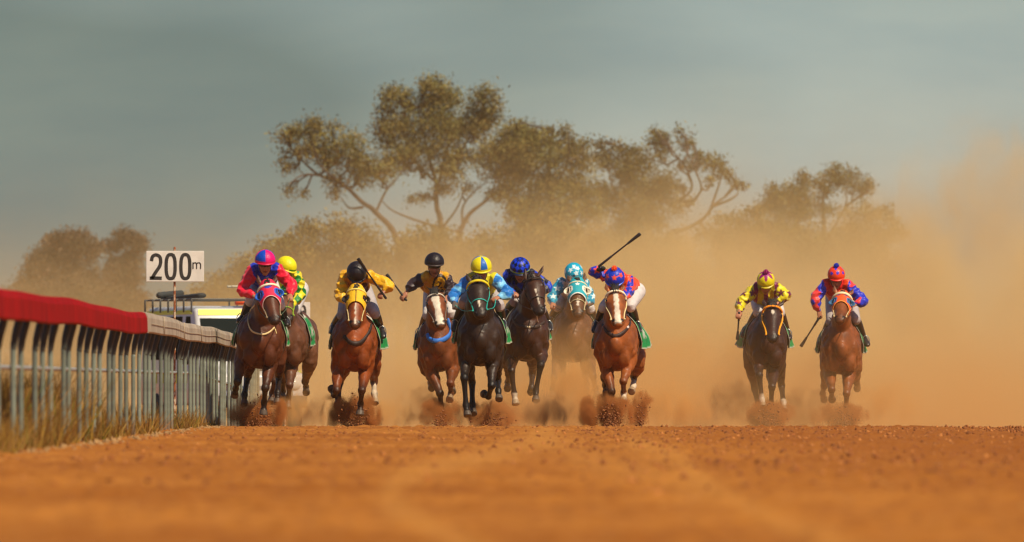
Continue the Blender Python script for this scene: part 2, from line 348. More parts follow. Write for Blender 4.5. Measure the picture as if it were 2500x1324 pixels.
tree('gum_tree', 'broad bushy gum tree with thin upright tips, right of the central tree', 436, *z3,
     [[(450, 960), (440, 700), (420, 450), (440, 250), (435, 170)], [(440, 600), (300, 400), (200, 200)], [(440, 650), (560, 400), (560, 200)], [(440, 700), (650, 500), (680, 320)]],
     [(180, 130, 55, 35), (120, 200, 80, 55), (250, 210, 70, 55), (100, 330, 110, 80), (250, 330, 110, 90), (430, 180, 28, 40), (420, 270, 90, 70), (540, 180, 35, 40), (580, 250, 50, 50), (560, 340, 110, 80), (680, 275, 38, 40), (400, 410, 140, 75), (200, 460, 100, 70), (650, 420, 100, 90), (350, 550, 160, 75), (550, 590, 180, 85), (300, 690, 160, 90), (500, 740, 180, 90), (200, 820, 110, 90), (700, 780, 130, 80), (450, 870, 180, 80), (700, 650, 90, 80), (270, 900, 120, 60)], dens=1.05)
tree('gum_tree', 'dense dark gum tree with a low rounded crown between two taller trees', 446, *z3,
     [[(1050, 960), (1040, 700), (1010, 450), (980, 320)], [(1040, 750), (900, 600), (850, 400)], [(1040, 700), (1180, 600), (1240, 520)]],
     [(820, 280, 55, 35), (920, 300, 65, 45), (1040, 330, 60, 38), (830, 380, 85, 70), (1000, 410, 120, 80), (1120, 430, 75, 55), (970, 500, 90, 50), (1100, 560, 140, 75), (1230, 550, 110, 70), (1000, 640, 140, 65), (1200, 650, 130, 65), (1280, 610, 70, 60), (1100, 740, 180, 75), (1330, 740, 90, 55), (880, 720, 85, 60), (1200, 850, 140, 65), (820, 620, 60, 90), (1000, 850, 150, 70)], dens=1.1, tone=(.130, .108, .034))
tree('gum_tree', 'sparse gum tree leaning right on a long bare trunk with open twiggy crown', 440, *z3,
     [[(1300, 1000), (1330, 930), (1450, 890), (1560, 820), (1640, 720), (1720, 660), (1830, 560)], [(1600, 775), (1650, 640), (1690, 500), (1650, 400)], [(1380, 700), (1470, 600), (1420, 450), (1290, 290)], [(1640, 730), (1760, 680), (1810, 640), (1820, 600)], [(1480, 700), (1540, 600), (1480, 450), (1400, 290)], [(1720, 660), (1790, 560), (1800, 480)], [(1380, 700), (1480, 690), (1550, 610)]],
     [(1180, 270, 45, 50), (1260, 230, 65, 42), (1200, 200, 30, 25), (1395, 200, 42, 32), (1290, 290, 75, 50), (1410, 280, 38, 40), (1240, 370, 60, 50), (1470, 270, 20, 12), (1500, 350, 45, 30), (1560, 400, 70, 42), (1640, 410, 70, 50), (1700, 480, 50, 50), (1480, 440, 65, 45), (1400, 420, 40, 40), (1620, 540, 45, 28), (1780, 560, 28, 16), (1740, 500, 22, 22), (1390, 590, 45, 30), (1450, 690, 45, 28), (1850, 580, 20, 10)], dens=.95)
Y_ = dict(leaf=.17, dens=1.0, twig=False, tone=(.185, .150, .048))
tree('bush', 'rounded dusty bush below the left-leaning gum tree', 400, *zf, [[(790, 800), (790, 700), (780, 600)]],
     [(700, 600, 38, 30), (760, 565, 50, 30), (730, 625, 60, 45), (830, 570, 60, 35), (890, 595, 45, 40), (790, 640, 80, 50), (880, 660, 70, 50), (930, 640, 25, 30), (690, 680, 60, 50), (800, 720, 110, 60), (900, 740, 60, 60)], **Y_)
tree('bush', 'low dusty bush in front of the central trunk base', 405, *zf, [[(1060, 800), (1060, 700), (1060, 620)]],
     [(1000, 600, 50, 35), (1050, 580, 60, 32), (1000, 650, 60, 45), (1080, 630, 60, 45), (1060, 720, 90, 60), (980, 740, 50, 50), (1100, 610, 40, 30)], **Y_)
tree('bush', 'low dusty bush under the right fork of the central trees', 410, *zf, [[(1190, 800), (1190, 700), (1190, 620)]],
     [(1170, 605, 45, 38), (1200, 590, 35, 25), (1180, 650, 60, 40), (1150, 700, 60, 60), (1230, 690, 40, 60)], **Y_)
tree('bush', 'pale far bush low on the left beside the red jacketed rider', 415, *zf, [[(560, 850), (570, 760), (600, 680)]],
     [(650, 620, 35, 30), (610, 650, 45, 30), (560, 680, 40, 28), (520, 700, 38, 22), (485, 712, 22, 14), (600, 720, 80, 45), (530, 750, 60, 40), (660, 700, 40, 60)], **Y_)
tree('gum_tree', 'distant gum tree right of the sparse one, round crown stepping up to the right', 475, *z4,
     [[(960, 760), (960, 500), (975, 330), (1000, 240)], [(960, 480), (850, 400), (790, 330)]],
     [(770, 300, 50, 35), (830, 320, 55, 50), (930, 270, 55, 38), (1010, 220, 48, 42), (1010, 190, 30, 20), (890, 350, 110, 60), (990, 330, 80, 70), (790, 390, 80, 55), (900, 450, 130, 65), (700, 440, 60, 35), (1000, 430, 60, 60), (860, 540, 120, 60)], tone=(.155, .130, .042))
tree('gum_tree', 'rightmost distant gum tree with the highest domed crown and pale gaps below it', 480, *z4,
     [[(1150, 760), (1140, 500), (1140, 330), (1190, 230)], [(1145, 650), (1290, 400), (1300, 270)], [(1290, 400), (1390, 330), (1440, 300)]],
     [(1110, 240, 60, 38), (1200, 180, 55, 40), (1230, 140, 30, 22), (1270, 210, 80, 50), (1330, 210, 55, 50), (1390, 270, 50, 40), (1445, 240, 30, 38), (1450, 290, 28, 30), (1180, 290, 70, 32), (1320, 290, 50, 28), (1180, 430, 45, 50), (1110, 380, 30, 70)], tone=(.155, .130, .042))
tree('bush', 'long low dusty bush right of the leaning trunk', 430, *z4, [[(450, 760), (450, 640), (450, 540)]],
     [(440, 490, 40, 25), (500, 480, 50, 28), (560, 500, 70, 45), (640, 450, 60, 35), (690, 420, 50, 30), (350, 560, 50, 40), (450, 550, 90, 45), (600, 570, 100, 50), (300, 600, 50, 40), (400, 620, 80, 50), (720, 520, 60, 60)], **Y_)
tree('bush', 'wide dusty bush below the rightmost gum tree', 445, *z4, [[(1400, 800), (1400, 650), (1400, 520)]],
     [(1430, 400, 42, 38), (1350, 440, 90, 45), (1480, 460, 80, 55), (1560, 440, 42, 40), (1600, 510, 60, 55), (1400, 520, 140, 50), (1300, 560, 100, 50), (1560, 580, 110, 60), (1660, 590, 60, 50), (1440, 620, 150, 60)], **Y_)
tree('bush', 'broad dusty scrub below the dense middle gum trees', 425, *zf, [[(1380, 900), (1380, 780), (1390, 660)]],
     [(1290, 600, 70, 45), (1380, 590, 90, 50), (1470, 600, 70, 50), (1260, 680, 70, 60), (1360, 680, 90, 70), (1460, 690, 90, 70), (1300, 770, 90, 60), (1430, 790, 110, 60)], **Y_)
tree('bush', 'faint scrub in dust between the leaning trunk and the dark gum tree', 428, *zf, [[(1580, 900), (1580, 780), (1590, 660)]],
     [(1560, 600, 60, 45), (1640, 610, 55, 45), (1560, 680, 80, 60), (1660, 680, 60, 60), (1600, 770, 110, 60)], **Y_)
tree('bush', 'faint scrub in thick dust under the two right gum trees', 452, *zf, [[(1900, 900), (1900, 780), (1900, 640)]],
     [(1800, 600, 60, 40), (1880, 590, 80, 50), (1980, 600, 80, 50), (2070, 610, 80, 50), (1850, 680, 110, 60), (2000, 690, 120, 60), (2120, 660, 60, 60)], **Y_)
tree('bush', 'brownish scrub behind the rail under the far left gum trees', 520, *zf, [[(200, 930), (200, 860), (200, 780)]],
     [(30, 740, 60, 35), (110, 730, 70, 40), (200, 725, 80, 40), (290, 740, 70, 40), (60, 800, 90, 50), (170, 800, 110, 50), (300, 800, 90, 50), (-20, 800, 60, 50), (120, 860, 140, 40), (320, 860, 90, 40)], **dict(Y_, tone=(.11, .080, .045)))
tree('gum_tree', 'far left gum tree with a wide lumpy hazy crown behind the running rail', 560, *z1,
     [[(330, 560), (350, 400), (370, 200), (390, 90)], [(350, 400), (230, 280), (190, 200)], [(355, 380), (470, 250), (540, 150)]],
     [(200, 190, 45, 45), (170, 230, 30, 30), (300, 60, 50, 38), (370, 50, 75, 42), (450, 80, 85, 50), (300, 120, 80, 50), (420, 150, 110, 60), (250, 230, 75, 50), (170, 300, 70, 45), (120, 330, 40, 25), (520, 120, 35, 35), (380, 300, 110, 70), (520, 300, 80, 60), (450, 400, 230, 60), (250, 380, 130, 50), (230, 170, 40, 40), (420, 230, 80, 40)], leaf=.22, tone=(.11, .082, .048))
tree('gum_tree', 'far left gum tree next to the number board with a tall narrow hazy crown', 570, *z1,
     [[(710, 600), (710, 400), (700, 250), (700, 100)], [(710, 330), (780, 180), (780, 90)]],
     [(700, 45, 60, 40), (760, 60, 50, 48), (790, 100, 32, 38), (660, 90, 45, 28), (590, 90, 35, 30), (740, 150, 70, 22), (740, 210, 75, 48), (650, 240, 50, 48), (770, 260, 48, 38), (700, 290, 80, 48), (640, 170, 32, 28), (700, 380, 100, 65), (800, 420, 60, 40)], leaf=.22, tone=(.11, .082, .048))
# ================================================================ horses
M_COAT = mat('horse_coat', rough=.45, vcol='col', spec=.32, bump=.22, bump_scale=38, noise_scale=9, noise_amt=.3)
M_EYE = mat('horse_eye', (.006, .004, .003), .08, spec=.8)
M_HAIR = mat('horse_hair', rough=.6, vcol='col', bump=.6, bump_scale=60)
M_CLOTH = mat('cloth_cover', rough=.7, vcol='col', bump=.4, bump_scale=30)
M_LEATHER = mat('dark_leather', (.025, .014, .010), .45, noise_scale=20)
_sc = {}
def strap_mat(c, rough=.5):
    if c not in _sc: _sc[c] = mat('strap', lin(c), rough, noise_scale=25, noise_amt=.2)
    return _sc[c]
def seg_info(P, chain):                           # distance to polyline and position along it (in joints)
    best = np.full(len(P), 1e9); par = np.zeros(len(P))
    for i, (a, b) in enumerate(zip(chain[:-1], chain[1:])):
        a = np.array(a); b = np.array(b); ab = b - a; L2 = ab @ ab + 1e-12
        t = np.clip((P - a) @ ab / L2, 0, 1); d = np.linalg.norm(P - a - t[:, None] * ab, axis=1)
        m = d < best; best[m] = d[m]; par[m] = i + t[m]
    return best, par
def mixv(a, b, f): return a + (np.asarray(b) - a) * np.asarray(f)[:, None]
def star2(u, v, r, rot=0):                        # True inside a five-pointed star of radius r
    a = np.arctan2(u, v) + rot; rr = np.hypot(u, v); k = np.mod(a, 2 * math.pi / 5) - math.pi / 5; k = np.abs(k)
    # k=pi/5 at tips, 0 at notches
    t = k / (math.pi / 5); return rr < r * (.42 + .58 * t ** 1.6)
HT = [-.06, .0, .12, .27, .42, .6, .78, .9, 1.0]
HA = [.060, .088, .114, .124, .108, .086, .074, .080, .060]
HB = [.06, .10, .125, .13, .122, .096, .076, .07, .045]
HN = [.0, .0, .0, .0, .0, -.004, -.006, -.008, -.02]
class Frame:
    def __init__(s, ox, oy, sc, D, cx):
        s.ox, s.oy, s.s, s.D = ox, oy, sc, D
        s.base = np.array([PX(ox + cx / sc, HOR, D)[0], D, gz(D)])
    def P(s, zx, zy, f=0.0):
        d = s.D - f; return np.array(PX(s.ox + zx / s.s, s.oy + zy / s.s, d)) - s.base
    def chain(s, start, pts, lens, signs):
        out = [np.array(start)]
        for (zx, zy), Ln, sg in zip(pts, lens, signs):
            p = s.P(zx, zy, -out[-1][1]); d = p - out[-1]; r2 = Ln * Ln - d[0] ** 2 - d[2] ** 2
            f = -out[-1][1] + sg * math.sqrt(max(0, r2)); out.append(s.P(zx, zy, f))
        return out
class Head:
    def __init__(s, fr, poll, nose, turn=0, fp=.78, scale=1.0, L=.60):
        p = fr.P(*poll, fp); q0 = fr.P(*nose, fp); d = q0 - p; df = math.sqrt(max(.22 ** 2, L * L - d[0] ** 2 - d[2] ** 2))
        q = fr.P(*nose, fp + df); s.L = np.linalg.norm(q - p); s.T = (q - p) / s.L; s.p = p; s.k = scale
        u = np.array([1., 0, 0]); u -= s.T * u.dot(s.T); u /= np.linalg.norm(u); n = np.cross(u, s.T)
        if n[1] > 0: n = -n
        c, sn = math.cos(R(turn)), math.sin(R(turn)); s.U = u * c + n * sn; s.N = n * c - u * sn
    def ab(s, t): return np.interp(t, HT, HA) * s.k, np.interp(t, HT, HB) * s.k, np.interp(t, HT, HN) * s.k
    def C(s, t): a, b, n = s.ab(t); return s.p + s.T * s.L * t + s.N * (.075 * s.k - b + n)
    def S(s, t, ang, off=0.0):
        a, b, n = s.ab(t); return s.C(t) + s.U * (a + off) * math.sin(R(ang)) + s.N * (b + off) * math.cos(R(ang))
def horse(h):
    fr = Frame(*h['crop'], h['D'], h['chest'][0]); P = fr.P
    coat = np.array(h['coat']) * .78; k = h.get('k', 1.0)
    zb = P(*h['chest'], .3)[2]; cx = 0.0; rx = P(h.get('rump', h['chest'][0]), 0, -1.2)[0] * .8
    hwk = h.get('w', 1.0)
    TF = [-1.62, -1.45, -1.15, -.8, -.4, -.05, .2, .36, .44]
    TW = [.10, .22, .28, .275, .29, .275, .24, .17, .09]; TH = [.16, .27, .33, .34, .36, .385, .36, .26, .14]; TZ = [.50, .50, .46, .42, .38, .385, .38, .34, .32]
    def torso(f): return np.interp(f, TF, [v * hwk for v in TW]), np.interp(f, TF, TH), zb + np.interp(f, TF, TZ), np.interp(f, [-1.5, .3], [rx, cx])
    b = MB()
    b.tube([(torso(f)[3], -f, torso(f)[2]) for f in TF], [(torso(f)[0], torso(f)[1]) for f in TF], seg=28, sub=4)
    hd = Head(fr, h['poll'], h['nose'], h.get('turn', 0), h.get('fp', .78), k, h.get('hl', .60))
    # neck
    n0 = np.array([0, .12, zb + .50]); n3 = hd.C(.02) - hd.T * .02 - hd.N * .03; n1 = n0 * .65 + n3 * .35 + np.array([0, 0, -.02]); n2 = n0 * .3 + n3 * .7 + np.array([0, 0, .0])
    nb = h.get('neck', 1.0)
    b.tube([n0, n1, n2, n3], [(.19 * nb, .34), (.155 * nb, .27), (.118 * nb, .19), (.085, .125)], seg=24, sub=5)
    # head
    ts = [-.05, .06, .18, .3, .42, .55, .68, .8, .9, .985]
    b.tube([hd.C(t) for t in ts], [hd.ab(t)[:2] for t in ts], side=hd.U, seg=22, sub=3)
    for sg in (-1, 1):
        b.ell(hd.S(.26, sg * 62, -.018), .034 * k)                           # brow
        b.ell(hd.C(.30) - hd.N * .055 + hd.U * sg * .055, (.05, .085, .085))  # cheek
        b.ell(hd.S(.93, sg * 55, -.012), (.024, .03, .024))                  # nostril rim
    b.ell(hd.C(.97) - hd.N * .055 , (.04, .045, .03))                        # lower lip
    # shoulders, pectorals
    for sg in (-1, 1):
        b.ell((sg * .175 * hwk, -.12, zb + .36), (.105, .20, .30)); b.ell((sg * .105 * hwk, -.325, zb + .19), (.10, .10, .16)); b.tube([(sg * .05, -.36, zb + .42), (sg * .10 * hwk, -.36, zb + .26), (sg * .15 * hwk, -.27, zb + .10)], [.05, .065, .06], seg=12)
        b.ell((sg * .15 * hwk, -.27, zb + .36), (.10, .13, .17))
        b.ell((rx + sg * .15, 1.15, zb + .42), (.15, .32, .26)); b.ell((rx + sg * .17, 1.35, zb + .30), (.12, .2, .26))
    legs = []
    for sg, L in ((-1, h['fl']), (1, h['fr'])):
        if L is None: continue
        st = np.array([sg * .17 * hwk, -.14, zb + .26]); el = P(*L['p'][0], .14)
        c = fr.chain(el, L['p'][1:], (.42, .29, .165), L['s'])
        E, K, F, H = c; m = lambda a, b_, t: a + (b_ - a) * t
        pts = [st, E, m(E, K, .45), m(E, K, .85), K, m(K, F, .16), m(K, F, .55), m(K, F, .86), F, m(F, H, .42), m(F, H, .66)]
        rad = [(.115, .17), (.095, .12), (.072, .085), (.052, .055), (.058, .058), (.044, .046), (.034, .040), (.037, .043), (.048, .05), (.036, .037), (.044, .046)]
        b.tube(pts, rad, seg=16, sub=3); b.tube([m(F, H, .50), m(F, H, .56), H], [(.040, .040), (.047, .049), (.060, .064)], seg=16, sub=2, cap=False, interp=False); legs.append((c, L.get('sock', 0), L.get('dark', h.get('dark', 1))))
    for sg, L in ((-1, h['hl_']), (1, h['hr'])):
        if L is None: continue
        st = np.array([rx + sg * .16, 1.02, zb + .30]); hock = fr.P(*L['p'][0], .0)
        sti = np.array([rx + sg * .19, .92, zb + .10]); d = hock - sti
        c = fr.chain(sti, L['p'], (.50, .42, .165), L['s']); E, K, F, H = c; m = lambda a, b_, t: a + (b_ - a) * t
        pts = [st, E, m(E, K, .5), m(E, K, .85), K, m(K, F, .16), m(K, F, .55), m(K, F, .86), F, m(F, H, .42), m(F, H, .66)]
        rad = [(.14, .22), (.105, .14), (.075, .09), (.05, .06), (.055, .065), (.044, .052), (.036, .042), (.040, .045), (.049, .05), (.036, .037), (.044, .046)]
        b.tube(pts, rad, seg=16, sub=3); b.tube([m(F, H, .50), m(F, H, .56), H], [(.040, .040), (.047, .049), (.057, .061)], seg=16, sub=2, cap=False, interp=False); legs.append((c, L.get('sock', 0), L.get('dark', h.get('dark', 1))))
    me = fuse(b, .0145, 3, .5)
    Q = coords(me); nn = np.empty(len(Q) * 3, dtype=np.float32); me.vertices.foreach_get('normal', nn); nn = nn.reshape(-1, 3)
    body_ = np.clip((Q[:, 2] - zb + .25) / .25, 0, 1) * np.clip((.5 + Q[:, 1]) / .2, 0, 1)
    rd = 1 - 2 * np.abs(vnoise(Q * np.array([1.25, 1, .8]), 6.5, h['D'])) * 2.2     # sinew and muscle grooves
    Q = Q + nn * ((rd * .009 + vnoise(Q, 15, 8) * .006) * body_)[:, None]
    me.vertices.foreach_set('co', Q.astype(np.float32).ravel()); me.update()
    Q = coords(me)
    nz = vnoise(Q, 4.5, h['D']); col = coat[None] * (1 + .35 * nz[:, None]) * np.ones((len(Q), 1))
    pts_dark = coat * np.array([.12, .16, .25]) + np.array([.004, .003, .002])
    for c, sock, dark in legs:
        d, u = seg_info(Q, c); near = d < (.11 if True else 0)
        f = np.clip((u - .55) / .5, 0, 1) * near * dark; col = mixv(col, pts_dark, f)
        if sock:
            f = np.clip((u - sock) / .08, 0, 1) * near * (d < .085); col = mixv(col, (.52, .42, .30), f)
        f = np.clip((u - 2.55) / .08, 0, 1) * near * (d < .09); col = mixv(col, (.10, .075, .055) if not sock else (.34, .24, .14), f)
    # head markings
    V = Q - hd.p; t = V @ hd.T / hd.L; u = V @ hd.U; n = V @ hd.N
    onh = (t > -.1) & (t < 1.15) & (np.abs(u) < .13) & (np.linalg.norm(V - hd.T * (t * hd.L)[:, None], axis=1) < .22)
    front = onh & (n > -.01)
    dk = np.clip((t - .80) / .12, 0, 1) * onh * h.get('muzzle', .8); col = mixv(col, pts_dark * 1.5, dk)
    if 'blaze' in h:
        bt, bw, bo = zip(*h['blaze']); wv = np.interp(t, bt, bw, left=0, right=0); off = np.interp(t, bt, bo)
        edge = .012 * vnoise(Q, 25, 3)
        f = np.clip((wv + edge - np.abs(u - off)) / .008, 0, 1) * front * (wv > 0); col = mixv(col, (.66, .57, .44), f)
    for sg in (-1, 1):
        d = np.linalg.norm(Q - hd.S(.925, sg * 44, .005), axis=1); col = mixv(col, (.005, .002, .001), np.clip((.032 - d) / .010, 0, 1))
    d = np.abs(t - 1.0) < .02; col = mixv(col, pts_dark, (d & onh) * .6)
    set_col(me, np.clip(col, .001, 1))
    root = link('racehorse', me, mats=[M_COAT], loc=tuple(fr.base))
    setp(root, label=h['label'], category='horse', group='racehorses galloping in the race')
    tree_ = bvhtree.BVHTree.FromPolygons([tuple(v) for v in Q], [tuple(p.vertices) for p in me.polygons])
    def hit(zx, zy, off=.012, fmax=1.6, below=None):
        o = P(zx, zy, 0); r = tree_.ray_cast(Vector((o[0], -fmax, o[2])), Vector((0, 1, 0)))
        return np.array([o[0], r[0][1] - off, o[2]]) if r[0] is not None else np.array([o[0], -.1, o[2]])
    # eyes and ears
    for sg in (-1, 1):
        MB().ell(hd.S(.265, sg * 60, -.003), .020 * k).obj('eye', M_EYE, root)
        e0 = hd.S(.0, sg * 62, -.01); tip = P(*h['ears'][(sg + 1) // 2], h.get('fp', .78) - .04) if h['ears'][(sg + 1) // 2] else e0 - hd.T * .13 + hd.U * sg * .03 + hd.N * .02
        tip = e0 + (tip - e0) * 1.18; mid = (e0 + tip) / 2 + hd.U * sg * .012
        eb = MB().tube([e0, e0 * .7 + tip * .3 + hd.U * sg * .008, mid, tip * .8 + e0 * .2, tip], [(.020, .015), (.028, .017), (.028, .015), (.014, .009), (.002, .002)], side=hd.U, seg=12)
        em = eb.mesh('ear'); qe = coords(em); inner = ((qe - mid) @ hd.N > .006) & (np.abs((qe - e0) @ hd.U - (mid - e0) @ hd.U) < .018)
        ce = np.repeat(coat[None] * 1.7 + .012, len(qe), 0); ce[inner] *= .35; set_col(em, ce); link('ear', em, root, mats=[M_COAT])
    # mane with forelock
    hair = np.array(h.get('hair', (.012, .008, .006))); mb = MB(); rs = np.random.default_rng(int(h['D'] * 10))
    crest = [n0 + np.array([0, .05, .33]), n1 + np.array([0, .06, .25]), n2 + np.array([0, .05, .17]), n3 + np.array([0, .02, .10]), hd.S(.0, 0, .01)]
    cc = catmull(crest, 10)
    for i in range(70):
        p = cc[rs.integers(0, len(cc))] + rs.normal(size=3) * .012; dr = np.array([rs.normal() * .5, .9, rs.uniform(-.2, .45)]); dr /= np.linalg.norm(dr); ln = rs.uniform(.06, .14)
        mb.tube([p, p + dr * ln * .5, p + dr * ln + np.array([0, 0, -.03])], [.012, .009, .002], seg=4, sub=2)
    for i in range(h.get('forelock', 10)):
        p = hd.S(-.02, rs.uniform(-25, 25), .012); q = hd.S(rs.uniform(.05, .16), rs.uniform(-22, 22), .016)
        mb.tube([p, (p + q) / 2 + hd.N * .008, q], [.010, .008, .002], seg=4, sub=2)
    if h.get('forelock', 10) > 20:
        for i in range(24):
            p = hd.S(-.02, rs.uniform(-30, 30), .0); q = p - hd.T * rs.uniform(.04, .10) + hd.U * rs.normal() * .04
            mb.tube([p, q], [.012, .002], seg=4, sub=2)
    mm = mb.mesh('mane'); set_col(mm, np.repeat(hair[None], len(mm.vertices), 0)); link('mane', mm, root, mats=[M_HAIR])
    tb = MB(); t0 = np.array([rx, 1.55, zb + .62])
    for i in range(40):
        q = rs.normal(size=3) * .05; tb.tube([t0 + q * .4, t0 + np.array([0, .25, .06]) + q, t0 + np.array([0, .55, -.12]) + q * 1.3, t0 + np.array([0, .8, -.35]) + q * 1.5], [.02, .016, .012, .003], seg=4, sub=3)
    tm = tb.mesh('tail'); set_col(tm, np.repeat(hair[None], len(tm.vertices), 0)); link('tail', tm, root, mats=[M_HAIR])
    # saddle cloth
    cb = MB(); NF, NV = 16, 44; V = []; col = []
    fl = h.get('flare', (.05, .05)); lo = h.get('low', 1.0)
    for i in range(NF + 1):
        f = -.08 - .72 * i / NF; tw, th, tz, tx = torso(f); tw = max(tw, .27 * hwk)
        for j in range(NV + 1):
            v = (j / NV * 2 - 1); a = v * R(104) * lo; g = abs(v) ** 2.2
            wob = .010 * math.sin(j * .8 + i * .9) * g + .018 * math.sin(i * 1.1 + 2) * g
            fx = (fl[0] if v < 0 else fl[1]) * g * (.1 + .62 * i / NF)
            sx = math.sin(min(abs(a), R(88))) * (1 if a > 0 else -1)
            V.append((tx + (tw + .022 + fx + wob) * sx, -f, tz + (th + .02) * math.cos(a)))
            bd = i < 1 or i > NF - 1 or abs(v) > .965
            wh = (.62 < abs(v) < .80 and 4 < i < 11)
            c = (.55, .52, .42) if bd or abs(v) < .38 else (.50, .48, .40) if wh and (i + j) % 3 else (.005, .23, .05)
            col.append(c)
    F = [(i * (NV + 1) + j, i * (NV + 1) + j + 1, (i + 1) * (NV + 1) + j + 1, (i + 1) * (NV + 1) + j) for i in range(NF) for j in range(NV)]
    cm = bpy.data.meshes.new('saddle_cloth'); cm.from_pydata(V, [], F); set_col(cm, np.array(col))
    cm = bake(cm, [('SOLIDIFY', dict(thickness=.008)), ('SUBSURF', dict(levels=1, render_levels=1))]); link('saddle_cloth', cm, root, mats=[M_CLOTH] if not cm.materials else [])
    # saddle
    sb = MB(); tw, th, tz, tx = torso(-.4)
    sb.ell((tx, .42, tz + th + .04), (.15, .22, .04)); sb.ell((tx, .20, tz + th + .07), (.07, .05, .05)); sb.ell((tx, .64, tz + th + .06), (.13, .06, .04))
    sb.obj('saddle', M_LEATHER, root)
    # girth
    g = [(tx_ := torso(-.12))[3] + (tx_[0] + .012) * math.sin(a) for a in np.linspace(0, 2 * math.pi, 33)]
    tw, th, tz, tx = torso(-.14); MB().tube([(tx + (tw + .006) * math.sin(a), .14, tz + (th + .006) * math.cos(a)) for a in np.linspace(0, 2 * math.pi, 33)], [(.008, .05)] * 33, side=(0, 0, 1), seg=8, interp=False, cap=False).obj('girth', strap_mat((70, 50, 40)), root)
    # bridle
    br = h.get('bridle', {}); bc = strap_mat(br.get('c', (40, 26, 18)))
    bm_ = MB(); off = .012 if 'hood' in h else .006
    for sg in (-1, 1):
        bm_.tube([hd.S(t_, sg * a_, off) for t_, a_ in ((.0, 70), (.12, 80), (.35, 84), (.6, 80), (.80, 72), (.86, 66))], [(br.get('cw', .007), .005)] * 6, seg=6, sub=4)
        bm_.ell(hd.S(.86, sg * 68, .010), .014)
    if br.get('nose', 1): bm_.tube([hd.S(.62, a_, .007) for a_ in np.linspace(-120, 120, 13)], [(.010, .005)] * 13, side=hd.T, seg=6, sub=2)
    bm_.obj('bridle', bc, root)
    bb = MB(); w_ = br.get('bw', .012); bb.tube([hd.S(.10, a_, off + w_ * .5) for a_ in np.linspace(-85, 85, 13)], [(w_, w_ * .6)] * 13, side=hd.T, seg=8, sub=2)
    bb.obj('browband', strap_mat(br.get('b', br.get('c', (40, 26, 18))), .8), root)
    if 'sheep' in br:
        pass
    # hood
    if 'hood' in h:
        H = h['hood']; V = []; col = []; NA, NT = 56, 44; F = []; keep = {}
        edge = lambda a: H['t0'] + (H['t1'] - H['t0']) * (min(abs(a), 110) / 110) ** 1.6
        for j in range(NT + 1):
            for i in range(NA + 1):
                a = -135 + 270 * i / NA; t_ = -.05 + (edge(a) + .05) * j / NT
                V.append(hd.S(t_, a, .013)); col.append(lin(H['fn'](t_, a, j / NT)))
                keep[j * (NA + 1) + i] = math.hypot((t_ - .27) / .085, (abs(a) - 60) / 26) > .8
        for j in range(NT):
            for i in range(NA):
                q = (j * (NA + 1) + i, j * (NA + 1) + i + 1, (j + 1) * (NA + 1) + i + 1, (j + 1) * (NA + 1) + i)
                if all(keep[x] for x in q): F.append(q)
        hm = bpy.data.meshes.new('hood'); hm.from_pydata([tuple(v) for v in V], [], F); set_col(hm, np.array(col))
        hm = bake(hm, [('SOLIDIFY', dict(thickness=.006, offset=0))]); link('hood', hm, root, mats=[M_CLOTH] if not hm.materials else [])
        for sg in (-1, 1):
            c0 = hd.S(.25, sg * 66, .0); ax = hd.U * sg * .75 + hd.N * .45; ax /= np.linalg.norm(ax); e1 = hd.T; e2 = np.cross(ax, e1)
            r0 = H.get('cup', .05); V = []; F = []; NR, NS = 8, 24
            sidev = e2 if (e2 @ (hd.U * sg)) > 0 else -e2          # outer side of the ring
            for j in range(NR + 1):
                for i in range(NS):
                    a = 2 * math.pi * i / NS; dd = e1 * math.cos(a) + sidev * math.sin(a) * .85
                    outer = max(0, -(dd @ hd.N)) ; rr = r0 * (1 - .10 * (j / NR)); ht = (j / NR) * (.012 + .055 * outer)
                    V.append(c0 + dd * rr + ax * ht)
            F = [(j * NS + i, j * NS + (i + 1) % NS, (j + 1) * NS + (i + 1) % NS, (j + 1) * NS + i) for j in range(NR) for i in range(NS)]
            km = bpy.data.meshes.new('blinker'); km.from_pydata([tuple(v) for v in V], [], F)
            km = bake(km, [('SOLIDIFY', dict(thickness=.016, offset=0))]); link('blinker', km, root, mats=[strap_mat(H['cupc'], .6)] if not km.materials else [])
    # breast strap and other straps that lie on the body
    for nm, cc_, r_, pts in h.get('straps', []):
        q = [hit(*p) for p in pts]
        MB().tube(q, [r_ if isinstance(r_, tuple) else (r_, r_ * .5)] * len(q), side=(0, 0, 1), seg=8, sub=5).obj(nm, strap_mat(cc_, .6), root)
    return dict(fr=fr, hd=hd, root=root, zb=zb, torso=torso, hit=hit)
